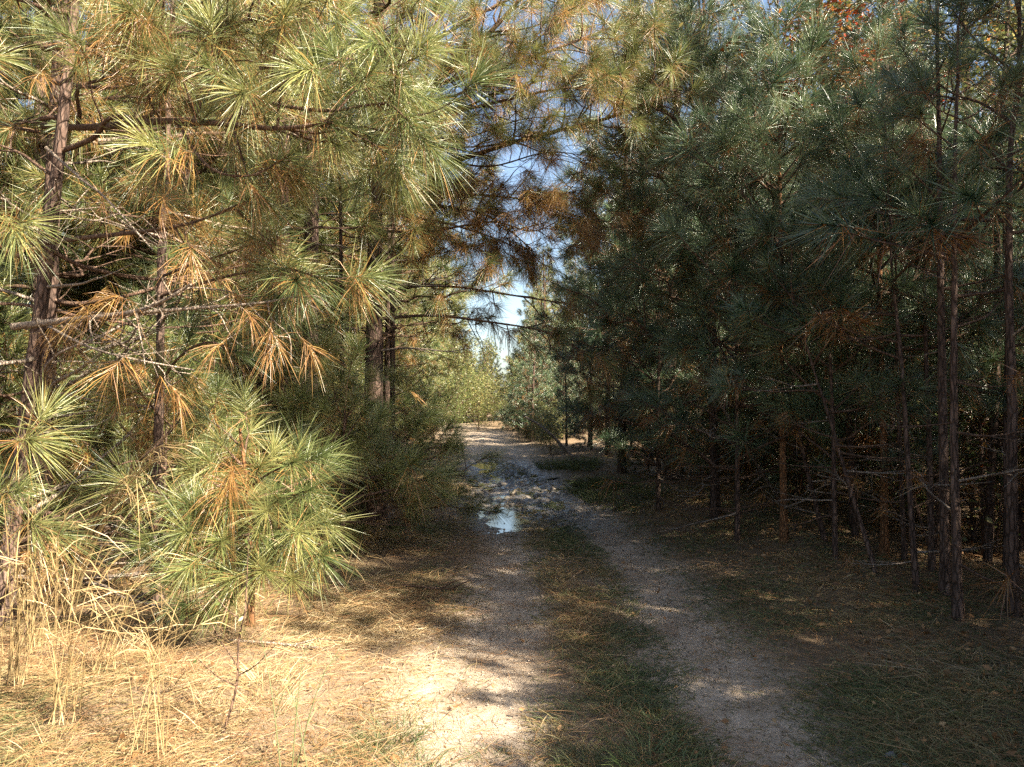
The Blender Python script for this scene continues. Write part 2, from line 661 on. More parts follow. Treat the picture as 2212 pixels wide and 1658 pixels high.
def add_branch(root, z, az, pitch, L, kind, lod, nmat, wmat, off=(0, 0)):
    key, i, sc = pick(L, kind, lod)
    b = part('branch', lib_mesh(key, i, 0, wmat), root, (off[0], off[1], z), (U(-.5, .5), -pitch, az), sc)
    if LIB[key][i][1].n:
        part('needles', lib_mesh(key, i, 1, nmat), b, kind='stuff')
    return b


def trunk_path(h, lean=(0, 0), wob=.03, k=9):
    t = np.linspace(0, 1, k)
    w = np.cumsum(rng.normal(0, wob, (k, 2)), 0) * t[:, None] * (h / 8)
    return smooth_path(np.stack([lean[0] * t + w[:, 0], lean[1] * t + w[:, 1], -.12 + (h + .12) * t], -1), 4)


def trunk_at(tp, z):
    i = int(np.clip(np.searchsorted(tp[:, 2], z), 0, len(tp) - 1))
    return tp[i]


def trunk_mesh(tp, r, n=10, mat=None, rt=.25):
    mb = MB()
    m = len(tp)
    tube(mb, tp, r, r * rt, n, .5, .06, .9)
    # flared foot
    v = mb.v[0].reshape(m, n, 3)
    for i in range(min(3, m)):
        f = 1 + (.45, .2, .06)[i]
        v[i] = tp[i] + (v[i] - tp[i]) * f
    return mb.mesh('trunk', mat or M_BARK, True)


def pine(x, y, h, r, label, group=None, lod='near', z0=1.6, nb=22, Lmax=1.8, nmat=None, kind='green', nbare=8, lean=(0, 0), bark=None, crown_pow=1.0, name='pine_tree', azf=None, old=.25, pitch=(0, 40)):
    nmat = nmat or M_NEEDLE
    root = thing(name, label, 'tree', (x, y, float(gz(x, y))), group)
    tp = trunk_path(h, lean)
    part('trunk', trunk_mesh(tp, r, 10 if lod == 'near' else 7, bark), root)
    for k in range(nb):
        u = (k + U(.1, .9)) / nb
        z = z0 + (h - z0) * u
        L = max(.35, Lmax * (1 - u) ** crown_pow * U(.75, 1.2) + .3)
        az = k * 2.4 + U(-.5, .5) if azf is None else azf(k)
        p = math.radians(pitch[0] + (pitch[1] - pitch[0]) * u + U(-12, 12))
        q = trunk_at(tp, z)
        kd = 'old' if (kind == 'green' and U(0, 1) < old * (1.6 - u)) else kind
        add_branch(root, z, az, p, L, kd, lod, nmat, M_TWIG, (q[0], q[1]))
    # leader tuft
    key, i, sc = pick(.7, 'green', lod)
    b = part('leader', lib_mesh(key, i, 0, M_TWIG), root, tuple(tp[-1] - np.array((0, 0, .1))), (0, -1.45, U(0, 6)), sc)
    part('needles', lib_mesh(key, i, 1, nmat), b, kind='stuff')
    for k in range(nbare):
        z = U(.25, max(.5, z0 + .3))
        q = trunk_at(tp, z)
        add_branch(root, z, U(0, 6.28), math.radians(U(-18, 22)), U(min(.5, Lmax * .6), Lmax * .95), 'bare', lod, nmat, M_PALE if U(0, 1) < .6 else M_TWIG, (q[0], q[1]))
    return root, tp


# ------------------------------------------------------------------ merged prototypes for the deeper trees
def rotm(rx, p, az):
    cx, sx, cp, sp, ca, sa = math.cos(rx), math.sin(rx), math.cos(-p), math.sin(-p), math.cos(az), math.sin(az)
    Rx = np.array([[1, 0, 0], [0, cx, -sx], [0, sx, cx]])
    Ry = np.array([[cp, 0, sp], [0, 1, 0], [-sp, 0, cp]])
    Rz = np.array([[ca, -sa, 0], [sa, ca, 0], [0, 0, 1]])
    return Rz @ Ry @ Rx


def proto(h, r, z0, nb, Lmax, lod, nbare, old):
    tp = trunk_path(h, (U(-.3, .3), U(-.3, .3)))
    wood, nee = MB(), MB()
    for k in range(nb + nbare):
        u = (k + U(.1, .9)) / nb
        if k < nb:
            z = z0 + (h - z0) * u
            L = max(.5, Lmax * (1 - u) ** .8 * U(.75, 1.2) + .3)
            kd = 'old' if U(0, 1) < old else 'green'
            p = math.radians(0 + 45 * u + U(-12, 12))
        else:
            z, L, kd, p = U(.25, max(.5, z0)), U(.3, .7) * min(Lmax, 2.2), 'bare', math.radians(U(-15, 20))
        key, i, sc = pick(L, kd, lod)
        sc = max(sc, L / key[1] * .9)
        R = rotm(U(-.5, .5), p, k * 2.4 + U(-.5, .5))
        q = trunk_at(tp, z)
        wood.merge(LIB[key][i][0], R, np.array((q[0], q[1], z)), sc)
        nee.merge(LIB[key][i][1], R, np.array((q[0], q[1], z)), sc, U(-.06, .06))
    return dict(h=h, trunk=trunk_mesh(tp, r, 7), wood=wood, nee=nee)


def proto_mesh(pr, nmat):
    if nmat.name not in pr:
        pr[nmat.name] = (pr['nee'].mesh('crown', nmat), pr['wood'].mesh('limbs', M_TWIG))
    return pr[nmat.name]


MID = [proto(U(9, 11.5), U(.09, .13), U(2.2, 3.6), 40, 2.0, 'mid', 14, U(.1, .3)) for _ in range(5)]
FAR = [proto(U(11, 14), U(.11, .16), U(1.5, 4.0), 60, 2.6, 'far', 10, U(.1, .2)) for _ in range(5)]


FARLOW = [proto(U(10, 12), U(.11, .16), .5, 60, 2.8, 'far', 0, .1) for _ in range(3)]


def proto_tree(pr, x, y, sc, rz, nmat, label, group, name='pine_tree'):
    root = thing(name, label, 'tree', (x, y, float(gz(x, y))), group, rz)
    root.scale = (sc, sc, sc)
    cm, wm = proto_mesh(pr, nmat)
    part('trunk', pr['trunk'], root)
    part('limbs', wm, root)
    part('crown', cm, root, kind='stuff')
    return root


# ------------------------------------------------------------------ hand-shaped limbs and tufts
def limb(root, pts, r0, r1=.006, twigs=6, tl=(.3, .8), lod='near', dead=.1, tuft=.8, nmat=None, wmat=None, tip=True, name='limb', kd_bare=False, tone=(.2, .45), start=.2, droop=.13, nn=131, up=.15, sub=2):
    nmat, wmat = nmat or M_NEEDLE, wmat or M_TWIG
    base = np.array(root.location)
    pts = np.asarray(pts, float) - base
    sp = smooth_path(pts, 6)
    wood, nee = MB(), MB()
    tube(wood, sp, r0, r1, 7, .5, .07, .8)
    NL, ww = U(.25, .37), .0036

    def shoot(pp, n=None, dd=None):
        d = nrm(pp[-1] - pp[-2])
        sh = U(.10, .24)
        p1 = pp[-1] + d * .03
        spray(nee, p1 - d * sh, p1, int((n or nn) * U(.8, 1.2)), NL * U(.85, 1.15), ww, dead=dead if dd is None else dd, droop=droop, tone=U(*tone))
    if tip:
        shoot(sp)
    for s in range(twigs):
        u = start + (1 - start) * (s + U(.1, .9)) / twigs
        i = min(len(sp) - 2, int(u * (len(sp) - 1)))
        ax = nrm(sp[i + 1] - sp[i])
        side = nrm(np.cross(ax, rng.normal(size=3)))
        a = math.radians(U(30, 70))
        d = nrm(ax * math.cos(a) + side * math.sin(a) + np.array((0, 0, up)))
        l = U(*tl)
        q = sp[i] + d * l * np.array([0, .3, .65, 1.])[:, None] + np.array((0, 0, up * .8 * l)) * np.array([0, .05, .4, 1.])[:, None] + rng.normal(0, .05 * l, (4, 3)) * np.array([0, 1, 1, 1])[:, None]
        q = smooth_path(q, 3)
        tube(wood, q, max(.0035, r0 * .3), .0022, 4, U(.3, .7))
        if U(0, 1) < tuft:
            shoot(q)
        for _ in range(sub if l > .35 else 0):
            k = RA.randint(3, len(q) - 2)
            d2 = nrm(nrm(q[-1] - q[0]) + rng.normal(0, .5, 3))
            q2 = q[k] + d2 * U(.15, .4) * np.array([0, .5, 1.])[:, None]
            q2[1:] += rng.normal(0, .02, (2, 3))
            tube(wood, q2, .003, .002, 3, .5)
            if U(0, 1) < tuft:
                shoot(q2)
    b = part(name, wood.mesh(name, wmat, True), root)
    if nee.n:
        part('needles', nee.mesh('needles', nmat), b, kind='stuff')
    return b


def L3(*p):
    return [P(*q) for q in p]


# ================================================================== LEFT SIDE, front row
def gpt(px, Yd):
    return (px - 1106) / 1671 * Yd


# leaning trunk at the far left that carries the pale bare limbs
tA, _ = pine(gpt(10, 6.0), 6.0, 8.5, .068, 'leaning grey-barked pine rising from the grass at the far left edge, pale bare limbs', z0=3.4, nb=16, Lmax=2.0, nbare=26, lean=(.75, .2), old=.4)
limb(tA, L3((30, 706, 5.9), (150, 692, 5.5), (280, 676, 5.2), (350, 652, 5.0), (412, 615, 4.9)), .030, .008, 7, (.2, .5), tuft=.1, dead=1, wmat=M_PALE, tip=False, name='bare_limb', up=-.1, nn=40)
limb(tA, L3((280, 678, 5.2), (400, 668, 5.1), (560, 655, 5.0), (640, 640, 5.0)), .016, .005, 8, (.2, .5), tuft=.25, dead=1, wmat=M_PALE, tip=False, name='bare_limb', up=-.3, nn=40)
limb(tA, L3((60, 530, 6.0), (200, 512, 5.6), (330, 498, 5.2), (420, 480, 5.0), (520, 440, 4.9)), .022, .006, 8, (.2, .6), tuft=.3, dead=.8, name='bare_limb', up=.0, nn=60)
limb(tA, L3((100, 320, 6.0), (180, 390, 5.4), (230, 430, 5.0), (330, 540, 4.8)), .014, .005, 5, (.2, .5), tuft=.15, dead=1, wmat=M_PALE, tip=False, name='bare_limb', nn=40)
limb(tA, L3((80, 690, 5.8), (170, 740, 5.3), (260, 770, 5.0), (420, 800, 5.0)), .013, .004, 6, (.2, .4), tuft=.1, dead=1, wmat=M_PALE, tip=False, name='bare_limb', nn=40)

# second trunk at left, carries the long needled limb across the top
tB, _ = pine(gpt(92, 7.0), 7.0, 10.5, .095, 'thick dark pine behind the leaning one, with a long level limb ending in bright tufts', z0=4.6, nb=20, Lmax=2.4, nbare=30, old=.4)
limb(tB, L3((95, 272, 7.0), (200, 275, 6.2), (350, 262, 5.4), (480, 268, 4.9), (600, 278, 4.6), (720, 265, 4.4)), .035, .010, 14, (.3, .75), dead=.22, tuft=.9, start=.35, tone=(.3, .55), sub=1)
limb(tB, L3((480, 268, 4.9), (560, 220, 4.7), (690, 125, 4.5)), .016, .006, 9, (.25, .55), dead=.08, tone=(.3, .52), start=.2, sub=1)
limb(tB, L3((95, 105, 7.0), (250, 95, 6.0), (420, 70, 5.2), (560, 40, 4.8), (700, -10, 4.6)), .03, .008, 16, (.3, .8), dead=.2, tone=(.3, .55), sub=1, start=.25)
limb(tB, L3((560, 220, 4.7), (700, 240, 4.5), (830, 225, 4.4), (880, 260, 4.3)), .013, .005, 11, (.2, .5), dead=.06, tone=(.22, .45), sub=1)
limb(tB, L3((560, 150, 4.8), (700, 110, 4.6), (800, 110, 4.5), (860, 170, 4.4)), .013, .005, 11, (.2, .5), dead=.06, tone=(.25, .48), sub=1)
limb(tB, L3((380, 262, 5.3), (450, 360, 4.9), (540, 380, 4.8), (620, 340, 4.7)), .012, .005, 9, (.2, .5), dead=.3, tone=(.3, .55), sub=2)
limb(tB, L3((120, 180, 6.8), (250, 190, 6.0), (380, 160, 5.5), (470, 170, 5.2)), .02, .006, 10, (.3, .7), dead=.55, tone=(.35, .55), sub=2)

# dead hanging clusters and mid-height tufts on a slim stem
tC, _ = pine(gpt(345, 6.6), 6.6, 6.0, .05, 'slim pine stem hung with orange dying needle bunches, behind the foreground sapling', z0=3.6, nb=6, Lmax=1.0, nbare=24, old=.7)
limb(tC, L3((345, 480, 6.6), (340, 420, 6.2), (340, 395, 6.0)), .01, .005, 5, (.15, .3), dead=1.0, droop=.3, name='dying_limb', nn=70)
limb(tC, L3((345, 600, 6.6), (420, 570, 6.0), (500, 545, 5.7), (560, 520, 5.6)), .014, .005, 7, (.2, .45), dead=.7, tone=(.3, .5), name='dying_limb', nn=137, sub=1)
limb(tC, L3((345, 640, 6.6), (480, 600, 6.0), (600, 580, 5.6), (690, 600, 5.4)), .016, .005, 9, (.2, .45), dead=.3, tone=(.15, .4), sub=2)
limb(tC, L3((345, 830, 6.6), (390, 770, 6.0), (450, 740, 5.7), (510, 760, 5.6)), .014, .005, 6, (.15, .35), dead=.08, tone=(.1, .3), sub=2, nn=112)
limb(tC, L3((345, 900, 6.6), (300, 850, 6.2), (260, 860, 6.0)), .01, .004, 3, (.15, .3), dead=.4, tone=(.3, .5))

# off-left pine whose low tufts enter at the left edge
tE, _ = pine(-4.1, 4.9, 4.6, .045, 'young pine half cut by the left edge with low yellow-green tufts', z0=3.6, nb=4, Lmax=.6, nbare=3, old=.3)
for (ax_, ay_) in ((60, 950), (40, 1060), (70, 1130), (60, 480)):
    limb(tE, L3((-190, ay_ + 60, 4.9), (-60, ay_ + 20, 4.8), (ax_, ay_, 4.7)), .01, .004, 3, (.12, .25), dead=.15, tone=(.3, .5), sub=0)

# the bright foreground sapling
tS = thing('pine_sapling', 'bushy bright green pine sapling in the sun, its needles reaching down to the dry grass', 'tree', (gpt(545, 5.75), 5.75, float(gz(gpt(545, 5.75), 5.75))))
stp = smooth_path(np.array([(0, 0, -.05), (.02, -.02, .5), (-.03, 0, 1.0), (-.08, -.03, 1.45)]), 6)
part('trunk', trunk_mesh(stp, .028, 8, M_SAPLING, .4), tS)
for (cx, cy, yy) in ((480, 960, 5.7), (420, 1015, 5.5), (560, 1010, 5.6), (630, 1000, 5.3), (385, 1085, 5.2), (500, 1090, 5.1), (600, 1080, 5.1), (665, 1060, 5.1), (330, 1180, 5.2), (405, 1150, 5.0),
                     (480, 1170, 4.9), (560, 1150, 4.9), (645, 1150, 4.9), (690, 1200, 5.0), (380, 1240, 5.0), (480, 1235, 4.9), (570, 1235, 4.8), (630, 1250, 4.9), (400, 1305, 5.0), (500, 1290, 4.95), (285, 1050, 5.5),
                     (700, 1130, 5.3), (540, 930, 6.0), (440, 900, 6.1), (600, 1190, 5.4), (450, 1060, 6.2), (700, 1020, 6.1)):
    tipp = P(cx, cy, yy)
    ori = np.array(tS.location) + trunk_at(stp, float(np.clip((tipp[2] - tS.location[2]) * .85 - .05, .12, 1.4)))
    midp = (ori + tipp) / 2 + np.array((0, 0, U(-.06, .04)))
    limb(tS, [ori, midp, tipp], .011, .005, 1, (.14, .3), dead=.12, tone=(.2, .56), sub=0, start=.45, name='branch', up=.1, nn=156)
limb(tS, L3((520, 1100, 5.6), (500, 1060, 5.2), (495, 1050, 5.1)), .008, .004, 3, (.1, .2), dead=1.0, droop=.5, name='dead_branch')

# dark sprays behind the sapling to the right
for k, (px, Yd, hh, lab) in enumerate(((742, 8.2, 1.5, 'small dark pine in the shade beyond the sapling, low green tufts near the rut'),
                                       (880, 9.8, 1.35, 'low dark pine sapling at the track edge beside the puddle'),
                                       (650, 8.6, 1.9, 'shaded young pine standing between the sapling and the big trunk'))):
    pine(gpt(px, Yd), Yd, hh, .035, lab, z0=.35, nb=22, Lmax=.85, nbare=2, old=.15, name='pine_sapling', pitch=(-5, 45))

# trunks at centre left
tD, _ = pine(gpt(608, 10.0), 10, 11, .10, 'dark straight pine trunk left of the pair by the track', z0=4.6, nb=16, Lmax=2.2, nbare=14, old=.35)
tE2, _ = pine(gpt(672, 10.6), 10.6, 12, .125, 'thick dark pine trunk under the brightest tufts, next to the track-side pine', z0=5.0, nb=18, Lmax=2.3, nbare=12, old=.35)
def LF(*p):
    return [P(a, b, c * .92) for a, b, c in p]


tF, _ = pine(gpt(808, 11.04), 11.04, 12.5, .145, 'big track-side pine whose long limbs arch right over the track', z0=5.6, nb=18, Lmax=2.6, nbare=8, old=.4)
limb(tF, LF((812, 425, 12), (900, 372, 11.6), (1010, 340, 11.2), (1130, 302, 10.8), (1290, 262, 10.3), (1380, 230, 10.0), (1450, 185, 9.8)), .046, .012, 31, (.4, 1.2), dead=.22, tone=(.25, .5), start=.45, sub=1, nn=131)
limb(tF, LF((812, 330, 12), (900, 215, 11.5), (990, 140, 11.2), (1060, 70, 11.0), (1140, -20, 10.8)), .055, .025, 24, (.5, 1.4), dead=.3, tone=(.3, .55), start=.15, sub=1, nn=131)
limb(tF, LF((812, 250, 12), (930, 190, 11.3), (1060, 150, 10.8), (1190, 110, 10.4), (1320, 60, 10.2)), .045, .01, 27, (.4, 1.1), dead=.25, tone=(.3, .55), start=.2, sub=1, nn=131)
limb(tF, LF((812, 300, 12), (960, 250, 11.0), (1100, 215, 10.5), (1230, 190, 10.2), (1340, 195, 10.0)), .03, .008, 24, (.4, .9), dead=.4, tone=(.3, .55), start=.2, sub=1, nn=131)
limb(tF, LF((812, 415, 12), (950, 418, 11.7), (1080, 425, 11.4), (1200, 440, 11.2)), .034, .008, 24, (.3, .9), dead=.9, tuft=.45, start=.2, name='dead_limb', nn=125)
limb(tF, LF((812, 440, 12), (950, 446, 11.9), (1060, 470, 11.8), (1150, 540, 11.6)), .030, .008, 24, (.3, .9), dead=.9, tuft=.5, start=.3, name='dead_limb', nn=125)
limb(tF, LF((812, 640, 12), (900, 618, 11.7), (1000, 622, 11.4), (1130, 642, 11.2), (1250, 660, 11.0)), .03, .007, 21, (.3, .7), dead=.6, tuft=.3, start=.2, name='dead_limb', nn=125)
limb(tF, LF((812, 690, 12), (930, 682, 11.7), (1050, 695, 11.4), (1180, 718, 11.2), (1260, 760, 11.0)), .028, .006, 21, (.3, .7), dead=.6, tuft=.15, start=.2, name='dead_limb', up=-.2, nn=125)
limb(tF, LF((812, 560, 12), (780, 500, 11.3), (795, 480, 10.9)), .012, .005, 4, (.15, .3), dead=.15, tone=(.25, .45), nn=125)
limb(tF, LF((812, 580, 12), (860, 520, 11.2), (895, 495, 10.6)), .014, .005, 9, (.2, .4), dead=.35, tone=(.3, .5), nn=125)
limb(tF, LF((812, 620, 12), (900, 560, 11.6), (1000, 540, 11.5), (1060, 520, 11.4)), .016, .005, 15, (.3, .6), dead=.9, tuft=.7, name='dying_limb', nn=137)
limb(tF, LF((812, 220, 12), (900, 120, 11.4), (1020, 40, 11), (1180, -40, 10.8)), .04, .012, 27, (.5, 1.3), dead=.25, tone=(.3, .55), start=.1, sub=1, nn=131)
limb(tF, LF((812, 260, 12), (900, 230, 11.2), (1000, 200, 10.7), (1110, 130, 10.3), (1220, 30, 10.1)), .03, .008, 27, (.4, 1.1), dead=.5, tone=(.3, .55), start=.2, sub=1, nn=131)
for pp in (((812, 380, 12), (940, 350, 11.5), (1060, 360, 11.2), (1180, 330, 11), (1290, 340, 10.8)), ((812, 470, 12), (930, 400, 11.6), (1040, 310, 11.3), (1130, 230, 11.1)), ((812, 460, 12), (950, 480, 11.5), (1080, 520, 11.2), (1190, 580, 11.0)),
           ((812, 350, 12), (900, 300, 11.7), (1000, 300, 11.3), (1120, 260, 11.1), (1240, 250, 10.9))):
    limb(tF, LF(*pp), .022, .005, 22, (.35, 1.0), dead=.6, tuft=.22, start=.15, name='dead_limb', nn=90, sub=3, tone=(.3, .5))
limb(tF, LF((812, 500, 12), (930, 500, 11.6), (1060, 480, 11.2), (1150, 500, 11), (1220, 470, 10.8)), .022, .006, 27, (.3, .8), dead=.85, tuft=.6, start=.3, name='dying_limb', sub=2, nn=80)
for (px, Yd, r, hh, lab) in ((742, 11.4, .045, 8, 'thin bare stem between the two thick dark trunks'), (848, 13.2, .06, 9, 'thin dark pine stem just right of the big track-side pine'), (835, 14.6, .07, 10, 'dark pine stem partly hidden behind the big track-side pine')):
    pine(gpt(px, Yd), Yd, hh, r, lab, z0=hh * .55, nb=10, Lmax=1.5, nbare=8, lod='mid')

# ================================================================== RIGHT SIDE, front
R_ = M_NEEDLE_R


def young(px, Yd, top, r, label, nb=26, Lmax=1.4, z0=1.3, lean=(0, 0), lod='near', old=.15, bark=M_BARK, nbare=5, pw=.75, **kw):
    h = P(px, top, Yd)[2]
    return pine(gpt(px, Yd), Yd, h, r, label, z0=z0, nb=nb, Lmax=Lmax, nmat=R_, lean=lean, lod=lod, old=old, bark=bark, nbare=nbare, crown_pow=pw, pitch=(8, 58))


tY1, pY1 = young(1690, 8.6, 90, .042, 'young pine with orange-lit stem and silvery upswept tufts, nearest the track on its right', nb=34, Lmax=1.45, bark=M_SAPLING, z0=1.9)
tY2, pY2 = young(1905, 8.0, 150, .045, 'young silvery pine with a reddish stem, second from the track on its right', nb=32, Lmax=1.3, lean=(.06, 0), bark=M_SAPLING, z0=1.9)
young(2035, 6.4, -60, .045, 'taller pine with a clump of hanging brown needles round its upper stem', nb=15, Lmax=.5, z0=2.4, old=.45)
young(1540, 10.2, 60, .05, 'green pine leaning light-tipped branches out over the track from the right', nb=34, Lmax=1.9, z0=1.4)
tW, _ = young(1545, 10.6, -60, .06, 'tall pine on the right whose tufted limbs meet those from across the track', nb=30, Lmax=1.9, z0=2.2)
limb(tW, L3((1545, 330, 10.6), (1450, 250, 10.2), (1340, 170, 10.0)), .025, .007, 18, (.3, .8), dead=.15, tone=(.25, .5), sub=1, nn=131)
limb(tW, L3((1545, 220, 10.6), (1450, 130, 10.3), (1330, 60, 10.1), (1260, 20, 10.0)), .025, .007, 21, (.3, .9), dead=.2, tone=(.3, .55), sub=1, nn=131)
limb(tW, L3((1545, 420, 10.6), (1430, 385, 10.3), (1310, 360, 10.2)), .022, .006, 18, (.3, .8), dead=.3, tone=(.2, .45), sub=1, nn=131)
limb(tW, L3((1545, 560, 10.6), (1420, 500, 10.4), (1290, 490, 10.4)), .022, .006, 18, (.3, .8), dead=.5, tone=(.15, .4), sub=2, nn=137)
limb(tW, L3((1545, 120, 10.6), (1450, 20, 10.3), (1380, -40, 10.1)), .022, .006, 18, (.3, .8), dead=.2, tone=(.3, .5), sub=1, nn=131)
young(2180, 5.9, 20, .05, 'dark blue-green pine cut by the right edge', nb=14, Lmax=1.1, z0=2.8)
young(1590, 9.2, 480, .035, 'short dark pine below the silvery ones with frosted tips', nb=26, Lmax=1.2, z0=.6)
young(1800, 7.6, 620, .03, 'low shaded pine between the slender trunks, reaching to chest height', nb=11, Lmax=.8, z0=.7)
young(2120, 8.4, 640, .03, 'low blue-green pine in deep shade near the right edge', nb=20, Lmax=1.2, z0=.7)
young(1420, 11.6, 520, .035, 'short pine on the right verge with brown-tipped tufts', nb=24, Lmax=1.2, z0=.5, old=.5)

# upswept candles on silvery pines and track limbs, sun sheen put into paler tones
def candles(root, tp, spots, n=120):
    for (cx, cy, yy) in spots:
        tipp = P(cx, cy, yy)
        ori = np.array(root.location) + trunk_at(tp, max(.8, tipp[2] - root.location[2] - U(.35, .6)))
        midp = ori * .45 + tipp * .55 + np.array((0, 0, U(-.16, -.06)))
        limb(root, [ori, midp, tipp], .012, .005, 2, (.15, .32), dead=.06, tone=(.42, .58), sub=0, start=.5, name='branch', up=.35, nn=n, nmat=R_)


candles(tY1, pY1, ((1690, 130, 8.3), (1620, 205, 8.1), (1742, 165, 8.1), (1565, 300, 8.0), (1640, 290, 7.8), (1702, 250, 7.9), (1760, 285, 7.9), (1590, 365, 7.9), (1660, 360, 7.8), (1730, 350, 7.8), (1545, 430, 8.1), (1790, 400, 8.0)))
candles(tY2, pY2, ((1880, 230, 7.7), (1895, 285, 7.5), (1940, 215, 7.6), (1825, 310, 7.5), (1950, 340, 7.4), (1870, 390, 7.4), (1990, 420, 7.4), (1910, 330, 7.5)))
limb(tW, L3((1545, 300, 10.6), (1530, 230, 10.0), (1515, 165, 9.6), (1500, 130, 9.5)), .02, .006, 9, (.2, .5), dead=.08, tone=(.42, .58), sub=1, nn=143, nmat=R_)
limb(tW, L3((1545, 330, 10.6), (1480, 280, 10.0), (1430, 230, 9.7), (1400, 200, 9.6)), .02, .006, 9, (.2, .5), dead=.2, tone=(.38, .58), sub=1, nn=143)
limb(tW, L3((1545, 640, 10.6), (1540, 600, 9.8), (1530, 560, 9.4)), .016, .005, 5, (.15, .35), dead=.1, tone=(.35, .55), sub=0, nn=143, nmat=R_)
limb(tW, L3((1545, 700, 10.6), (1480, 660, 10.0), (1430, 630, 9.7)), .016, .005, 6, (.2, .4), dead=.35, tone=(.3, .5), sub=0, nn=131)

# slender dark trunks
for (px, base, r, hh, ln, lab) in ((2062, 1335, .042, 8, (.02, .1), 'darkest straight trunk standing closest in the shade on the right'),
                                   (1975, 1290, .03, 7, (-.1, .2), 'slim dark trunk left of the darkest straight one'),
                                   (2008, 1255, .035, 7.5, (.05, .2), 'slim trunk directly behind the darkest straight one'),
                                   (1950, 1225, .03, 7, (-.12, 0), 'thin shaded trunk in front of the lit leaf litter'),
                                   (1785, 1195, .032, 6, (-.75, .2), 'curved dark stem leaning toward the track over bright litter'),
                                   (1895, 1255, .026, 5, (-.7, .3), 'leaning dark stem among the slender trunks with its foot in litter'),
                                   (2165, 1240, .03, 7, (.05, 0), 'thin trunk close to the right edge of the wood'),
                                   (1835, 1160, .028, 7, (0, .1), 'thin upright stem deeper among the right-hand trunks'),
                                   (1715, 1110, .03, 7.5, (.05, .1), 'thin upright stem where the right rut meets the shade')):
    Yd = 2674 / (base - 880)
    pine(gpt(px, Yd), Yd, hh * .52, r, lab, z0=hh * .29, nb=7, Lmax=.8, nmat=R_, lean=ln, nbare=9, lod='mid')

# ================================================================== forest fill
gl = 'pines crowding the wood on the left'
gr = 'pines crowding the shaded wood on the right'
ge = 'pines closing the far end of the track'
placed = [(o.location[0], o.location[1]) for o in bpy.data.objects if o.parent is None and o.type == 'EMPTY']


def free(x, y, d):
    return all((x - a) ** 2 + (y - b) ** 2 > d * d for a, b in placed)


def name_by_place(roots, noun='pine', big='taller', small='shorter', side=False):
    """tell the things of one kind apart by size, by how far along the track they stand and by how far from it"""
    m = len(roots)
    if m < 6:
        return
    ys_ = sorted(r.location.y for r in roots)
    fx = (lambda r: r.location.x + float(shift(r.location.y))) if side else (lambda r: abs(r.location.x + .4))
    ds_ = sorted(fx(r) for r in roots)
    ss_ = sorted(r.scale[0] for r in roots)
    for r in roots:
        ky = sum(r.location.y > ys_[int(m * q)] for q in (.25, .5, .75))
        kd = sum(fx(r) > ds_[int(m * q)] for q in (.33, .66))
        a = (small, big)[r.scale[0] > ss_[m // 2]]
        b = ('nearest us', 'second nearest', 'farther', 'farthest')[ky] if side else ('nearest rows', 'second rows', 'third rows', 'farthest rows')[ky]
        c = (', left side', ', middle', ', right side')[kd] if side else (' by the track', ', midway in', ', deep in')[kd]
        r['label'] = r['label'].replace(noun, a + ' ' + noun, 1) + ', ' + b + c


def scatter(n, fx, fy, d, protos, smin, smax, nmat, label, group, cond=None):
    c, done = 0, []
    for _ in range(n * 12):
        if c >= n:
            break
        y = fy()
        x = fx(y)
        if protos is not FARLOW and x > 1.0 - float(shift(y)) and y + .73 * (x + 1.5) > 33.0 and y < 51:
            continue
        if not free(x, y, d) or (cond and not cond(x, y)):
            continue
        placed.append((x, y))
        done.append(proto_tree(RA.choice(protos), x, y, U(smin, smax), U(0, 6.28), nmat, label, group))
        c += 1
    name_by_place(done)
    return c


edge_l = lambda y: -2.9 - shift(y)
edge_r = lambda y: 3.4 - shift(y)
for k, (x, y, sc_, m_, lab) in enumerate(((-2.5, 14.6, 1.1, M_NEEDLE, 'tall pine on the left verge behind the big track-side pine'), (-3.0, 18.5, 1.15, M_NEEDLE, 'tall pine on the left verge past the puddles'),
                                          (3.0, 14.8, 1.1, R_, 'tall pine on the right verge across from the puddles'), (2.7, 19.0, 1.1, R_, 'tall pine leaning in from the right verge past the puddles'))):
    placed.append((x, y))
    proto_tree(MID[k], x, y, sc_, k * 1.3, m_, lab, None)
n1 = scatter(34, lambda y: edge_l(y) - U(0.3, 7) ** 1.0, lambda: U(9, 24), 1.15, MID, .8, 1.15, M_NEEDLE, 'straight pine in the wood left of the track', gl, lambda x, y: not (x > -4 and y < 12.5))
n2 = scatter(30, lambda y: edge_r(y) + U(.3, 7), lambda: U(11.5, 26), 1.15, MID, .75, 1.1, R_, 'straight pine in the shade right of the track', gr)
n3 = scatter(26, lambda y: edge_l(y) - U(.2, 14), lambda: U(22, 48), 1.6, FAR, .75, 1.05, M_NEEDLE, 'distant pine left of the track', 'distant pines on the left')
n4 = scatter(26, lambda y: edge_r(y) + U(.3, 14), lambda: U(24, 50), 1.6, FAR, .7, 1.0, R_, 'distant pine right of the track', 'distant pines on the right')
n5 = scatter(16, lambda y: U(-13, -4.2), lambda: U(50, 64), 1.6, FARLOW, .8, 1.15, M_NEEDLE, 'far pine closing the track end', ge)
n8 = scatter(16, lambda y: U(1.6, 9), lambda: U(52, 64), 1.6, FARLOW, .8, 1.2, M_NEEDLE, 'far pine right of the sky gap', 'far pines right of the sky gap')
n9 = scatter(9, lambda y: U(-4, 2.2), lambda: U(54, 66), 1.4, FARLOW, .4, .6, M_NEEDLE, 'low far pine under the sky gap', 'low far pines under the sky gap')
LOW = [proto(U(2.6, 3.4), .03, .35, 26, .95, 'mid', 5, .3) for _ in range(3)]
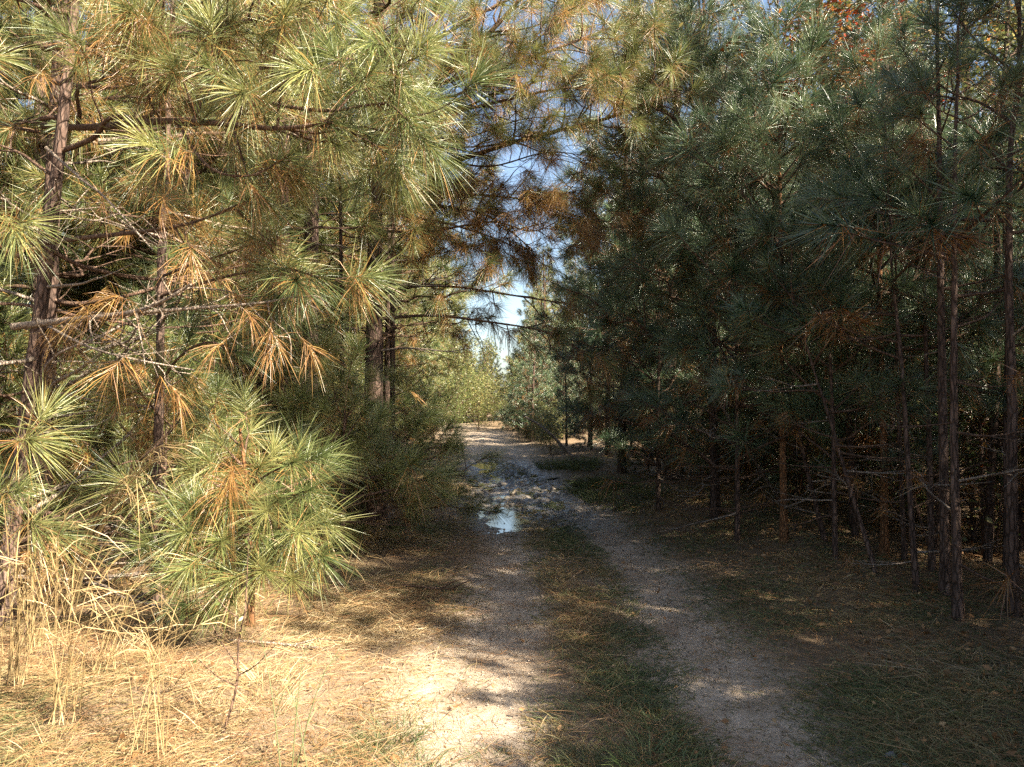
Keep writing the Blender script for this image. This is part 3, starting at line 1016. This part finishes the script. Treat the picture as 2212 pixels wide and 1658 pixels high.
n10 = scatter(34, lambda y: edge_r(y) + U(.5, 5.5), lambda: U(8, 20), .7, LOW, .7, 1.2, R_, 'low shaded pine in the right-hand wood', 'low pines under the right-hand wood')
n11 = scatter(30, lambda y: edge_l(y) - U(.3, 5), lambda: U(7.2, 18), .7, LOW, .7, 1.2, M_NEEDLE, 'low pine in the left-hand wood', 'low pines under the left-hand wood')
n12 = scatter(15, lambda y: edge_r(y) + U(-.6, 2.6), lambda: U(25, 43), .8, FARLOW, .26, .42, R_, 'low pine beside the far right verge', 'low pines along the far right verge', None)
n13 = scatter(13, lambda y: edge_l(y) - U(-.7, 2.6), lambda: U(24, 43), .8, FARLOW, .26, .45, M_NEEDLE, 'low pine beside the far left verge', 'low pines along the far left verge')
n14 = scatter(9, lambda y: U(.4, 4.2), lambda: U(33, 45), .9, FARLOW, .40, .56, R_, 'dark bushy pine right of the track end', 'dark pines right of the track end')
n15 = scatter(7, lambda y: U(-8, -4.4), lambda: U(34, 45), .9, FARLOW, .40, .60, M_NEEDLE, 'bushy pine left of the track end', 'bushy pines left of the track end')
# deeper left and right
n6 = scatter(14, lambda y: -8 - U(0, 9), lambda: U(7, 20), 1.5, MID, .9, 1.2, M_NEEDLE, 'pine far back in the left wood', 'pines far back on the left')
n7 = scatter(18, lambda y: 5.2 + U(0, 8), lambda: U(8.5, 20), 1.4, MID, .8, 1.1, R_, 'pine far back in the right wood', 'pines far back on the right', lambda x, y: not (y < 12.5 and .34 < x / y < .62))

# unseen pines added off frame to shade near rut, right-hand wood and left trees
for (x, y, h) in ((3.9, .4, 2.4), (4.6, 1.6, 2.7), (3.6, 2.2, 2.0), (5.4, .2, 3.2), (4.5, 3.3, 2.4), (5.6, 2.6, 2.8), (6.6, 1.2, 4.4), (5.3, 5.0, 11.0), (4.9, 3.3, 10), (6.4, 4.0, 4.0), (7.6, 2.8, 11), (6.2, 5.8, 3.8), (7.6, 5.2, 6.0), (8.8, 4.0, 6.8), (8.4, 1.4, 5.6),
                  (9.8, 6, 8.5), (10.2, 3, 8.5), (3.6, 1.3, 2.2), (4.1, 2.5, 2.6), (7.0, 3.6, 10), (9.0, 1.5, 15.5), (7.2, 6.6, 6.0), (10.8, .3, 16.5), (12.4, -1.3, 17)):
    tall = h > 9
    pine(x, y, h, .02 + .006 * h, ('tall thin-crowned pine' if tall else 'bushy young pine') + ' added out of view on the right to cast shade', 'pines beside the near right rut', z0=h * .3 if h > 13 else 3.7 if tall else .3, nb=int(44 if h > 13 else 30 if tall else 14 + 5 * h), Lmax=1.0 + .07 * h, nmat=R_, lod='mid', nbare=0, name='pine_tree' if tall else 'pine_sapling', pitch=(0, 50))

# ------------------------------------------------------------------ broad-leaved trees and shrubs
def leaves(mb, o, size, tone, flat=.4):
    N = len(o)
    d = nrm(rng.normal(size=(N, 3)) * np.array((1, 1, .5)) + DOWN * .25)
    s = nrm(np.cross(d, rng.normal(size=(N, 3)) * .6 + np.array((0, 0, 1.))))
    nr = np.cross(d, s)
    L = (size * U(.7, 1.25, N))[:, None]
    v = np.stack([o, o + d * L * .5 + s * L * .30 + nr * L * .08, o + d * L, o + d * L * .5 - s * L * .30 + nr * L * .08], 1).reshape(-1, 3)
    k = np.arange(N)[:, None] * 4
    mb.add(v, None, np.concatenate([k + np.array([[0, 1, 2]]), k + np.array([[0, 2, 3]])]), np.repeat(tone, 4))


def broadleaf(h, z0, spread, nl, size, tone_mu, tone_sd, stems=1, r=.04):
    trunk, limbs, lv = MB(), MB(), MB()
    for s in range(stems):
        ln = rng.normal(0, .25 * h * (.15 if stems == 1 else 1), 2)
        tp = trunk_path(h, ln, .04)
        tube(trunk, tp, r, r * .2, 7, .5, .05)
        nb = int(14 + h * 3)
        for k in range(nb):
            u = (k + U(0, 1)) / nb
            z = z0 + (h - z0) * u
            q = trunk_at(tp, z)
            az = U(0, 6.28)
            L = spread * (1.1 - .7 * u) * U(.6, 1.2)
            d = np.array((math.cos(az), math.sin(az), U(.0, .9)))
            pts = q + nrm(d) * L * np.linspace(0, 1, 5)[:, None] + rng.normal(0, .05 * L, (5, 3)) * np.linspace(0, 1, 5)[:, None]
            tube(limbs, pts, r * .3, .003, 4)
            m = max(6, int(nl / nb / stems))
            t = U(.25, 1.05, m)
            i = np.clip((t * 4).astype(int), 0, 4)
            oo = pts[i] + rng.normal(0, .16 * L + .05, (m, 3))
            tm = tone_mu + rng.normal(0, tone_sd * .6)
            leaves(lv, oo, size, np.clip(tm + rng.normal(0, tone_sd, m), 0, 1))
    return trunk, limbs, lv


def broad_thing(name, label, cat, x, y, data, group=None, rz=0, sc=1.0, meshes=None):
    root = thing(name, label, cat, (x, y, float(gz(x, y))), group, rz)
    root.scale = (sc,) * 3
    if meshes is None:
        meshes = (data[0].mesh('trunk', M_BARK, True), data[1].mesh('limbs', M_TWIG), data[2].mesh('leaves', M_LEAF))
    part('trunk' if name.endswith('tree') else 'stem', meshes[0], root)
    part('limbs', meshes[1], root)
    part('leaves', meshes[2], root, kind='stuff')
    return meshes


broad_thing('maple_tree', 'broad-leaved tree with red, orange and olive autumn leaves high above the young pines', 'tree', gpt(1845, 8.9), 8.9, broadleaf(7.4, 4.7, 1.25, 6500, .07, .68, .17, r=.045))
broad_thing('broadleaf_tree', 'tall tree with small yellow-green leaves against the sky at top right', 'tree', gpt(2125, 8.2), 8.2, broadleaf(7.2, 3.4, 1.4, 6000, .06, .46, .12, r=.05))
broad_thing('broadleaf_tree', 'dark leafy tree filling the upper right corner', 'tree', gpt(2200, 8.5), 8.5, broadleaf(8.0, 3.5, 1.3, 2800, .07, .25, .12, r=.06))
SH = [broadleaf(h, .3, .8, 900, .055, tm, .14, 3, .015) for h, tm in ((1.8, .35), (2.4, .45), (1.4, .55))]
SHM = [(d[0].mesh('stem', M_TWIG, True), d[1].mesh('limbs', M_TWIG), d[2].mesh('leaves', M_LEAF)) for d in SH]
for k in range(60):
    y = U(6.6, 19)
    x = edge_r(y) + U(.5, 6)
    broad_thing('understory_shrub', 'thin leafy shrub among the right-hand trunks', 'shrub', x, y, None, 'understory shrubs on the right', U(0, 6), U(.8, 1.4), SHM[k % 3])
name_by_place([o for o in bpy.data.objects if o.get('group') == 'understory shrubs on the right'], 'shrub', 'big', 'small')
BU = [broadleaf(2.6, .15, 1.3, 5200, .075, tm, .09, 4, .02) for tm in (.44, .30, .40)]
BUM = [(d[0].mesh('stem', M_TWIG, True), d[1].mesh('limbs', M_TWIG), d[2].mesh('leaves', M_LEAF)) for d in BU]
for k, (px, Yd, s_, lab, m) in enumerate(((1035, 46, 1.25, 'sunlit pale yellow-green bush at the end of the track', 0), (975, 44, 1.2, 'leafy green bush left of the sunlit one at the track end', 1), (1095, 49, 1.1, 'olive bush right of the sunlit one where the track bends', 2),
                                          (1150, 46, 1.3, 'dark leafy bush at the right of the track end, under the pines', 1), (935, 38, 1.2, 'dull green bush under the pines on the far left verge', 1), (985, 52, 2.0, 'tall leafy bush behind the sunlit one at the track end', 2), (1190, 28, .55, 'low sprawling bush on the right verge before the bend', 0))):
    broad_thing('bush', lab, 'bush', gpt(px, Yd), Yd, None, None, k, s_, BUM[m])

for k in range(16):
    y = U(27, 47)
    x = (edge_l(y) + U(-.8, 1.0)) if k % 2 else (edge_r(y) + U(-1.2, .5))
    broad_thing('bush', 'bush on the left verge of the far track' if k % 2 else 'bush on the right verge of the far track', 'bush', x, y, None, 'bushes along the far left verge' if k % 2 else 'bushes along the far right verge', k, U(.3, .62), BUM[k % 3])

for g_ in ('bushes along the far left verge', 'bushes along the far right verge'):
    name_by_place([o for o in bpy.data.objects if o.get('group') == g_], 'bush', 'bigger', 'smaller')

# ------------------------------------------------------------------ fallen and leaning sticks
def stick(label, pts, r0, r1, mat, name='fallen_branch', tw=4):
    mb = MB()
    sp = smooth_path(pts, 5)
    c = sp[0].copy()
    sp = sp - c
    tube(mb, sp, r0, r1, 7, .5, .06)
    for _ in range(tw):
        i = RA.randint(3, len(sp) - 2)
        d = nrm(nrm(sp[-1] - sp[0]) + rng.normal(0, .6, 3))
        l = U(.15, .45)
        tube(mb, sp[i] + d * l * np.array([0, .5, 1.])[:, None] + np.array((0, 0, .03)) * np.array([0, 1., 0])[:, None], r1, .002, 4)
    o = part(name, mb.mesh(name, mat, True), None, tuple(c))
    return tag(o, label, 'branch')


def G(px, py, lift=0.0):
    Yd = 2674 / (py - 880)
    x = gpt(px, Yd)
    return np.array((x, Yd, float(gz(x, Yd)) + lift))


stick('pale leaning dead branch with its foot on the right verge near the bend', [P(1130, 898, 24), P(1180, 930, 23), G(1245, 1000, .02)], .03, .05, M_PALE)
stick('thin speckled leaning pole catching sun between the dark trunks', [P(1500, 760, 9.6), P(1560, 880, 9.9), P(1620, 980, 10.2), G(1690, 1130, 0)], .012, .028, M_PALE, 'leaning_pole', 5)
stick('straight dry stick lying in the pale grass below the sapling', [G(500, 1385, .03), G(600, 1388, .04), G(690, 1384, .02)], .010, .006, M_PALE, tw=2)
stick('dark broken stick lying on the straw beside the left rut', [G(870, 1258, .02), G(930, 1268, .04), G(985, 1262, .02)], .012, .008, M_TWIG, tw=2)

# ------------------------------------------------------------------ ground cover
def scat(n, x0, x1, y0, y1, p=1.6):
    u = U(0, 1, n)
    y = (y0 ** (1 - p) + u * (y1 ** (1 - p) - y0 ** (1 - p))) ** (1 / (1 - p))
    x = U(0, 1, n)
    half = .70 * y + .5
    x = np.clip(-half + 2 * half * x, x0, x1)
    return x, y


# pine straw
x, y = scat(120000, -30, 30, 2.6, 30)
keep = (U(0, 1, len(x)) > .60 * bare_at(x, y)) & (U(0, 1, len(x)) > wetness(x, y) * .95) & (U(0, 1, len(x)) < (.55 + .45 * fine(x, y, 1.3, 1)) * np.clip(.35 + .25 * np.maximum(y - 4.5, 0) + .6 * (x < -1.6) * (fine(x, y, 1.5, 21) > .1), 0, 1))
x, y = x[keep], y[keep]
n = len(x)
az = U(0, 6.28, n)
sc = np.clip(y / 6, .8, 3)
mb = MB()
sidev = np.stack([-np.sin(az), np.cos(az), U(-.4, .1, n)], -1) * rng.choice([-1, 1], n)[:, None] * np.array((1, 1, 0)) + np.stack([0 * az, 0 * az, U(-.25, .0, n)], -1)
blades(mb, np.stack([x, y, gz(x, y) + U(.004, .05, n)], -1), np.stack([np.cos(az), np.sin(az), U(-.02, .22, n)], -1), U(.14, .27, n), .0032 * sc, U(.1, .5, n), np.clip(.5 + .3 * fine(x, y, .8, 2) + rng.normal(0, .18, n), 0, 1), flat=True, side=sidev)
part('pine_straw', mb.mesh('pine_straw', M_STRAW), kind='stuff')

# matted dry grass on the sunny left, and thin grass on the strip and the right verge
def grass_field(name, n, dens, tonef, Lr, lie, p=1.7, y1=26, wd=.0042):
    x, y = scat(n, -30, 30, 2.6, y1, p)
    k = U(0, 1, n) < dens(x, y)
    x, y = x[k], y[k]
    m = len(x)
    az = U(0, 6.28, m)
    up = U(lie[0], lie[1], m)
    sc = np.clip(y / 6, .8, 2.6)
    b = MB()
    blades(b, np.stack([x, y, gz(x, y) - .005], -1), np.stack([np.cos(az), np.sin(az), up], -1), U(Lr[0], Lr[1], m), wd * sc * U(.6, 1.3, m), U(.15, .8, m), np.clip(tonef(x, y) + rng.normal(0, .14, m), 0, 1))
    return part(name, b.mesh(name, M_GRASS), kind='stuff')


left_w = lambda x, y: 1 / (1 + np.exp((x + .55) * 4))
def grass_zone(name, n, xr, dens, tonef, Lr, lie, y0=2.6, y1=26, p=1.7, wd=.0036):
    """grass sown between two lines that follow the track: xr(y) gives the left and right line"""
    u = U(0, 1, n)
    y = (y0 ** (1 - p) + u * (y1 ** (1 - p) - y0 ** (1 - p))) ** (1 / (1 - p))
    a, b = xr(y)
    x = a + (b - a) * U(0, 1, n)
    k = U(0, 1, n) < dens(x, y)
    x, y = x[k], y[k]
    m = len(x)
    az = U(0, 6.28, m)
    sc = np.clip(y / 6, .8, 2.6)
    b = MB()
    blades(b, np.stack([x, y, gz(x, y) - .005], -1), np.stack([np.cos(az), np.sin(az), U(lie[0], lie[1], m)], -1), U(Lr[0], Lr[1], m), 1.15 * wd * sc * U(.6, 1.3, m), U(.15, .8, m), np.clip(tonef(x, y) + rng.normal(0, .14, m), 0, 1))
    return part(name, b.mesh(name, M_GRASS), kind='stuff')


edge = lambda x, c, w: np.exp(-((x - c) / w) ** 4)
grass_zone('dry_grass', 190000, lambda y: (-.70 * y - .4, -.25 + 0 * y), lambda x, y: left_w(x, y) * np.clip(.66 + .55 * fine(x, y, 1.6, 4), .06, 1) * np.clip((8.2 - y) / 1.5, 0, 1), lambda x, y: .70 + .26 * fine(x, y, 1.1, 5) - .12 * (x < -2.2), (.08, .27), (.0, .6), y1=8.2, p=1.5, wd=.0034)
grass_zone('strip_grass', 110000, lambda y: (-shift(y) + .08, -shift(y) + 1.12), lambda x, y: edge(x + shift(y) + .1 * fine(x * 0, y, 2.5, 11), .6, .42) * np.clip(.5 + .65 * fine(x, y, 2.0, 6), .03, 1) * (1 - .55 * wetness(x, y)), lambda x, y: .40 + .28 * fine(x, y, 1.2, 8), (.06, .2), (.1, 1.0))
grass_zone('verge_grass', 170000, lambda y: (-shift(y) + 1.45, np.minimum(.72 * y + .5, 6.5 - shift(y))), lambda x, y: np.clip(.55 + .6 * fine(x, y, 1.2, 7), .05, 1) * np.clip((x + shift(y) - 1.4) * 2, 0, 1) * np.exp(-np.maximum(0, x + shift(y) - 3.2) / 1.0), lambda x, y: .30 + .26 * fine(x, y, .9, 8), (.06, .2), (.05, .9))
grass_zone('left_verge_grass', 70000, lambda y: (-shift(y) - 2.6, -shift(y) - .35), lambda x, y: np.clip(.5 + .6 * fine(x, y, 1.4, 12), .03, 1) * np.clip((-.4 - x - shift(y)) * 2, 0, 1), lambda x, y: .58 + .25 * fine(x, y, .9, 13), (.06, .2), (.05, .8), y0=5.5)
grass_zone('track_grass', 60000, lambda y: (-shift(y) - .6, -shift(y) + 1.8), lambda x, y: np.clip(.30 + .6 * fine(x, y, 2.6, 14), 0, 1) * (1 - .7 * wetness(x, y)), lambda x, y: .5 + .3 * fine(x, y, .9, 15), (.03, .12), (.0, .6), p=1.9)

# dry leaves lying in the wood on the right and along the track
x, y = scat(16000, -14, 30, 3.5, 24, 1.4)
k = U(0, 1, len(x)) < np.clip((x + shift(y) - 1.7) * .6, .06, 1)
x, y = x[k], y[k]
mb = MB()
leaves(mb, np.stack([x, y, gz(x, y) + U(.005, .05, len(x))], -1), .045 * U(.5, 1.3, len(x)), np.clip(.5 + rng.normal(0, .25, len(x)), 0, 1))
part('fallen_leaves', mb.mesh('fallen_leaves', M_DRYLEAF), kind='stuff')


x = np.concatenate([1.9 + U(0, 1, 14000) ** 1.1 * 6.5, U(-.7, 1.9, 160)])
y = np.concatenate([U(4.6, 14, 14000), U(3.2, 9, 160)])
k = U(0, 1, len(x)) < np.clip(.25 + .7 * fine(x, y, 1.7, 41), 0.02, 1) * np.clip((x - 1.2) * .5, .3, 1)
x, y = x[k], y[k]
mb = MB()
leaves(mb, np.stack([x, y, gz(x, y) + U(.005, .05, len(x))], -1), .04 * U(.5, 1.4, len(x)), np.clip(.62 + rng.normal(0, .25, len(x)), 0, 1))  # extra dry leaves in brighter tones, standing in for sunlit patches of litter
part('leaf_litter', mb.mesh('leaf_litter', M_DRYLEAF), kind='stuff')


# pebbles and crumbs of earth in the ruts
def crumbs(n):
    y = (2.6 ** -.8 + U(0, 1, n) * (14 ** -.8 - 2.6 ** -.8)) ** (-1 / .8)
    x = np.where(U(0, 1, n) < .5, -.08, 1.3) + rng.normal(0, .33, n) - shift(y)
    r = (.003 + .007 * U(0, 1, n) ** 3) * np.clip(y / 5, .8, 2)
    base = np.array([(1, 0, 0), (-.5, .87, 0), (-.5, -.87, 0), (0, 0, .8), (.2, .1, -.4)])
    v = np.stack([x, y, gz(x, y) + r * .25], -1)[:, None, :] + r[:, None, None] * (base[None] * (1 + .35 * rng.normal(size=(n, 5, 3))))
    k = np.arange(n)[:, None] * 5
    t = np.concatenate([k + np.array([q]) for q in ((0, 1, 3), (1, 2, 3), (2, 0, 3), (1, 0, 4), (2, 1, 4), (0, 2, 4))])
    b = MB()
    b.add(v.reshape(-1, 3), None, t, np.repeat(U(0, 1, n), 5))
    return b


M_CRUMB = leaf_mat('earth_crumbs', [(0, (.10, .075, .055)), (.5, (.30, .23, .17)), (1, (.48, .40, .32))], rough=.9, spec=.2, trans=0)
part('gravel', crumbs(16000).mesh('gravel', M_CRUMB), kind='stuff')


# grass tufts one can count
def tuft_mesh(n, L, r, tone, lean=.5):
    b = MB()
    az, rr = U(0, 6.28, n), r * np.sqrt(U(0, 1, n))
    o = np.stack([rr * np.cos(az), rr * np.sin(az), np.full(n, -.01)], -1)
    a2 = az + rng.normal(0, .6, n)
    blades(b, o, np.stack([np.cos(a2) * lean, np.sin(a2) * lean, U(.5, 1.2, n)], -1), L * U(.5, 1.1, n), .005, U(.15, .7, n), np.clip(tone + rng.normal(0, .13, n), 0, 1))
    return b.mesh('grass_tuft', M_GRASS)


TM = [tuft_mesh(120, .26, .17, .22, .9), tuft_mesh(100, .20, .16, .34, .9), tuft_mesh(160, .34, .2, .16, .7)]
TD = [tuft_mesh(70, .42, .2, .72, .8), tuft_mesh(50, .5, .18, .8, .7)]
for k in range(16):
    yy = U(3.3, 9.5)
    xx = .60 + U(-.3, .33)
    tag(part('grass_tuft', TM[k % 2], None, (xx, yy, float(gz(xx, yy))), (0, 0, U(0, 6)), U(.4, .75)), 'green grass tuft on the strip between the ruts', 'grass tuft', 'grass tufts on the middle strip')
for k in range(26):
    yy = U(12, 22)
    xx = 1.95 - float(shift(yy)) + U(-.35, .8)
    tag(part('grass_tuft', TM[2 if k % 3 else 0], None, (xx, yy, float(gz(xx, yy))), (0, 0, U(0, 6)), U(1.0, 1.7)), 'blue-green grass tuft on the right verge', 'grass tuft', 'long grass tufts on the right verge')
for k in range(14):
    yy = U(12.5, 20)
    xx = -1.2 - float(shift(yy)) + U(-.6, .5)
    tag(part('grass_tuft', TM[k % 3], None, (xx, yy, float(gz(xx, yy))), (0, 0, U(0, 6)), U(.8, 1.4)), 'green grass tuft on the left verge by the mud', 'grass tuft', 'grass tufts on the left verge')
for k, (px, py) in enumerate(((800, 1570), (760, 1590), (850, 1540), (900, 1610), (1060, 1570), (1400, 1620), (1330, 1560), (1250, 1600), (1500, 1640), (1420, 1530), (1180, 1640))):
    g = G(px, py)
    tag(part('grass_tuft', TM[k % 3], None, tuple(g), (0, 0, U(0, 6)), U(.5, .85)), 'grey-green grass tuft at the near end of the strip', 'grass tuft', 'near grass tufts')
for k in range(9):
    px, py = U(0, 600), U(1380, 1640)
    g = G(px, py)
    tag(part('dry_grass_tuft', TD[k % 2], None, tuple(g), (0, 0, U(0, 6)), U(.4, .7)), 'pale dry grass tuft in the sunny corner', 'grass tuft', 'dry grass tufts in the sunny corner')


for g_, noun_ in (('grass tufts on the middle strip', 'grass tuft'), ('long grass tufts on the right verge', 'grass tuft'), ('grass tufts on the left verge', 'grass tuft'), ('near grass tufts', 'grass tuft'), ('dry grass tufts in the sunny corner', 'dry grass tuft')):
    name_by_place([o for o in bpy.data.objects if o.get('group') == g_], noun_, 'bigger', 'smaller', True)


# tall bent stalks and weeds
def stalk_clump(label, base, tips, tone=.8, w=.008, nbl=30):
    root = thing('tall_grass_clump', label, 'grass clump', tuple(base))
    for tp_ in tips:
        tp_ = np.asarray(tp_) - base
        o = np.array((U(-.08, .08), U(-.06, .06), 0))
        sp = smooth_path([o, o + (tp_ - o) * .4 + np.array((0, 0, .16 * np.linalg.norm(tp_))), o + (tp_ - o) * .78 + np.array((0, 0, .13 * np.linalg.norm(tp_))), tp_], 5)
        b = MB()
        tube(b, sp, w * .5, w * .2, 4, np.clip(tone + U(-.1, .1), 0, 1))
        k = RA.randint(6, len(sp) - 2)
        N = 5
        ii = rng.integers(4, len(sp) - 1, N)
        blades(b, sp[ii], nrm(sp[ii] - sp[ii - 1]) + rng.normal(0, .4, (N, 3)), U(.15, .35, N), .0042, U(.3, .9, N), np.clip(tone + rng.normal(0, .1, N), 0, 1))
        part('stalk', b.mesh('stalk', M_GRASS), root)
    return root


base = G(130, 1345)
stalk_clump('bundle of tall tan grass stalks arching right in front of the sapling', base, [P(410 + U(-40, 40), 965 + U(-30, 40), 4.9 + U(-.1, .2)) for _ in range(11)] + [P(300 + U(-40, 30), 1060 + U(-40, 30), 5.0) for _ in range(7)], .66, .0075)
base = G(40, 1500)
stalk_clump('loose tall dry grass at the lower left corner', base, [P(30 + U(-30, 190), 1150 + U(-90, 140), 3.9) for _ in range(20)], .72, .0055)
base = G(230, 1480)
stalk_clump('stiff reddish grass stems standing in the sunny corner', base, [P(330 + U(-140, 80), 1270 + U(-80, 120), 4.3) for _ in range(15)], .6, .005)
base = G(150, 1570)
stalk_clump('tall orange-tan grass stems with loose tips in the lower left foreground', base, [P(150 + U(-130, 130), 1220 + U(-90, 150), 3.7) for _ in range(16)], .62, .0045)
base = G(330, 1620)
stalk_clump('sparse upright dry stems nearest the bottom edge at left', base, [P(340 + U(-110, 130), 1330 + U(-80, 130), 3.55) for _ in range(13)], .64, .004)
base = G(70, 1420)
stalk_clump('crowded tall tan stems at the foot of the leaning trunk', base, [P(110 + U(-110, 120), 1120 + U(-110, 120), 4.8) for _ in range(18)], .6, .006)
base = G(640, 1640)
stalk_clump('thin green bending grass stems near the bottom edge', base, [P(p_, q_, 3.7) for p_, q_ in ((660, 1400), (720, 1430), (560, 1380), (610, 1450))], .35, .006)
base = G(735, 1310)
stalk_clump('arched grass stem with pale seed head beside the sapling', base, [P(p_, q_, 6.0) for p_, q_ in ((800, 1200), (770, 1180), (850, 1330), (870, 1380))], .72, .008)


def weed(label, base, top, nt):
    root = thing('weed_plant', label, 'weed', tuple(base))
    t = np.asarray(top) - base
    sp = smooth_path([np.zeros(3), t * .35 + np.array((.02, 0, 0)), t * .7 - np.array((.015, 0, 0)), t], 5)
    b = MB()
    tube(b, sp, .008, .003, 5)
    part('stem', b.mesh('stem', M_TWIG, True), root)
    for k in range(nt):
        i = RA.randint(5, len(sp) - 2)
        d = nrm(np.array((U(-1, 1), U(-.6, .6), U(.3, 1.0))))
        l = U(.15, .4)
        q = smooth_path([sp[i], sp[i] + d * l * .5, sp[i] + d * l + np.array((0, 0, .04))], 3)
        b = MB()
        tube(b, q, .004, .0015, 4)
        lf = part('twig', b.mesh('twig', M_TWIG, True), root)
        b = MB()
        leaves(b, q[rng.integers(2, len(q), 3)], .028, np.clip(U(.2, .5, 3), 0, 1))
        part('leaves', b.mesh('leaves', M_LEAF), lf)
    return root


weed('twiggy weed with a dark upright stem standing in the pale grass', G(490, 1560), P(540, 1290, 3.95), 6)
weed('slender weed with few leaves left of the twiggy one', G(375, 1400), P(372, 1270, 5.1), 5)
weed('tall thin brown weed stem at the far left in front of the trunks', G(60, 1370), P(120, 1040, 5.3), 7)

# ------------------------------------------------------------------ stones and clods
ms, ns_, bs_, os_ = mat_new('stone')
t_ = ns_.nodes.new('ShaderNodeTexNoise')
t_.inputs['Scale'].default_value = 30
r_ = ramp(ns_, [(.3, (.05, .05, .055)), (.7, (.16, .16, .17))])
ns_.links.new(t_.outputs[0], r_.inputs[0])
ns_.links.new(r_.outputs[0], bs_.inputs['Base Color'])
bs_.inputs['Roughness'].default_value = .7


def stone(label, px, py, s):
    b = MB()
    nlat, nlon = 6, 9
    th, ph = np.meshgrid(np.linspace(.15, np.pi - .15, nlat), np.arange(nlon) * 2 * np.pi / nlon, indexing='ij')
    r = s * (1 + .22 * rng.normal(size=th.shape) * .7)
    v = np.stack([r * np.sin(th) * np.cos(ph), r * np.sin(th) * np.sin(ph) * .8, r * np.cos(th) * .65], -1).reshape(-1, 3)
    i, j = np.meshgrid(np.arange(nlat - 1), np.arange(nlon), indexing='ij')
    q = np.stack([i * nlon + j, (i + 1) * nlon + j, (i + 1) * nlon + (j + 1) % nlon, i * nlon + (j + 1) % nlon], -1).reshape(-1, 4)
    b.add(v, q, [(0, k, k + 1) for k in range(1, nlon - 1)])
    return tag(part('stone', b.mesh('stone', ms), None, tuple(G(px, py, s * .3))), label, 'stone')


stone('dark bluish stone at the edge of the right rut', 1912, 1592, .03)
stone('small dark stone at the bottom of the right rut', 1735, 1640, .022)
stone('pale-topped small stone beside the dark bluish one', 1945, 1612, .02)
print('trees', n1, n2, n3, n4, n5, n6, n7, 'objects', sorted([(sum(len(m.loops) - 2 * len(m.polygons) for m in bpy.data.meshes if m.name.split('.')[0] == k), k) for k in {m.name.split('.')[0] for m in bpy.data.meshes}])[-14:], len(bpy.data.objects), 'tris', sum(len(m.loops) - 2 * len(m.polygons) for m in bpy.data.meshes))
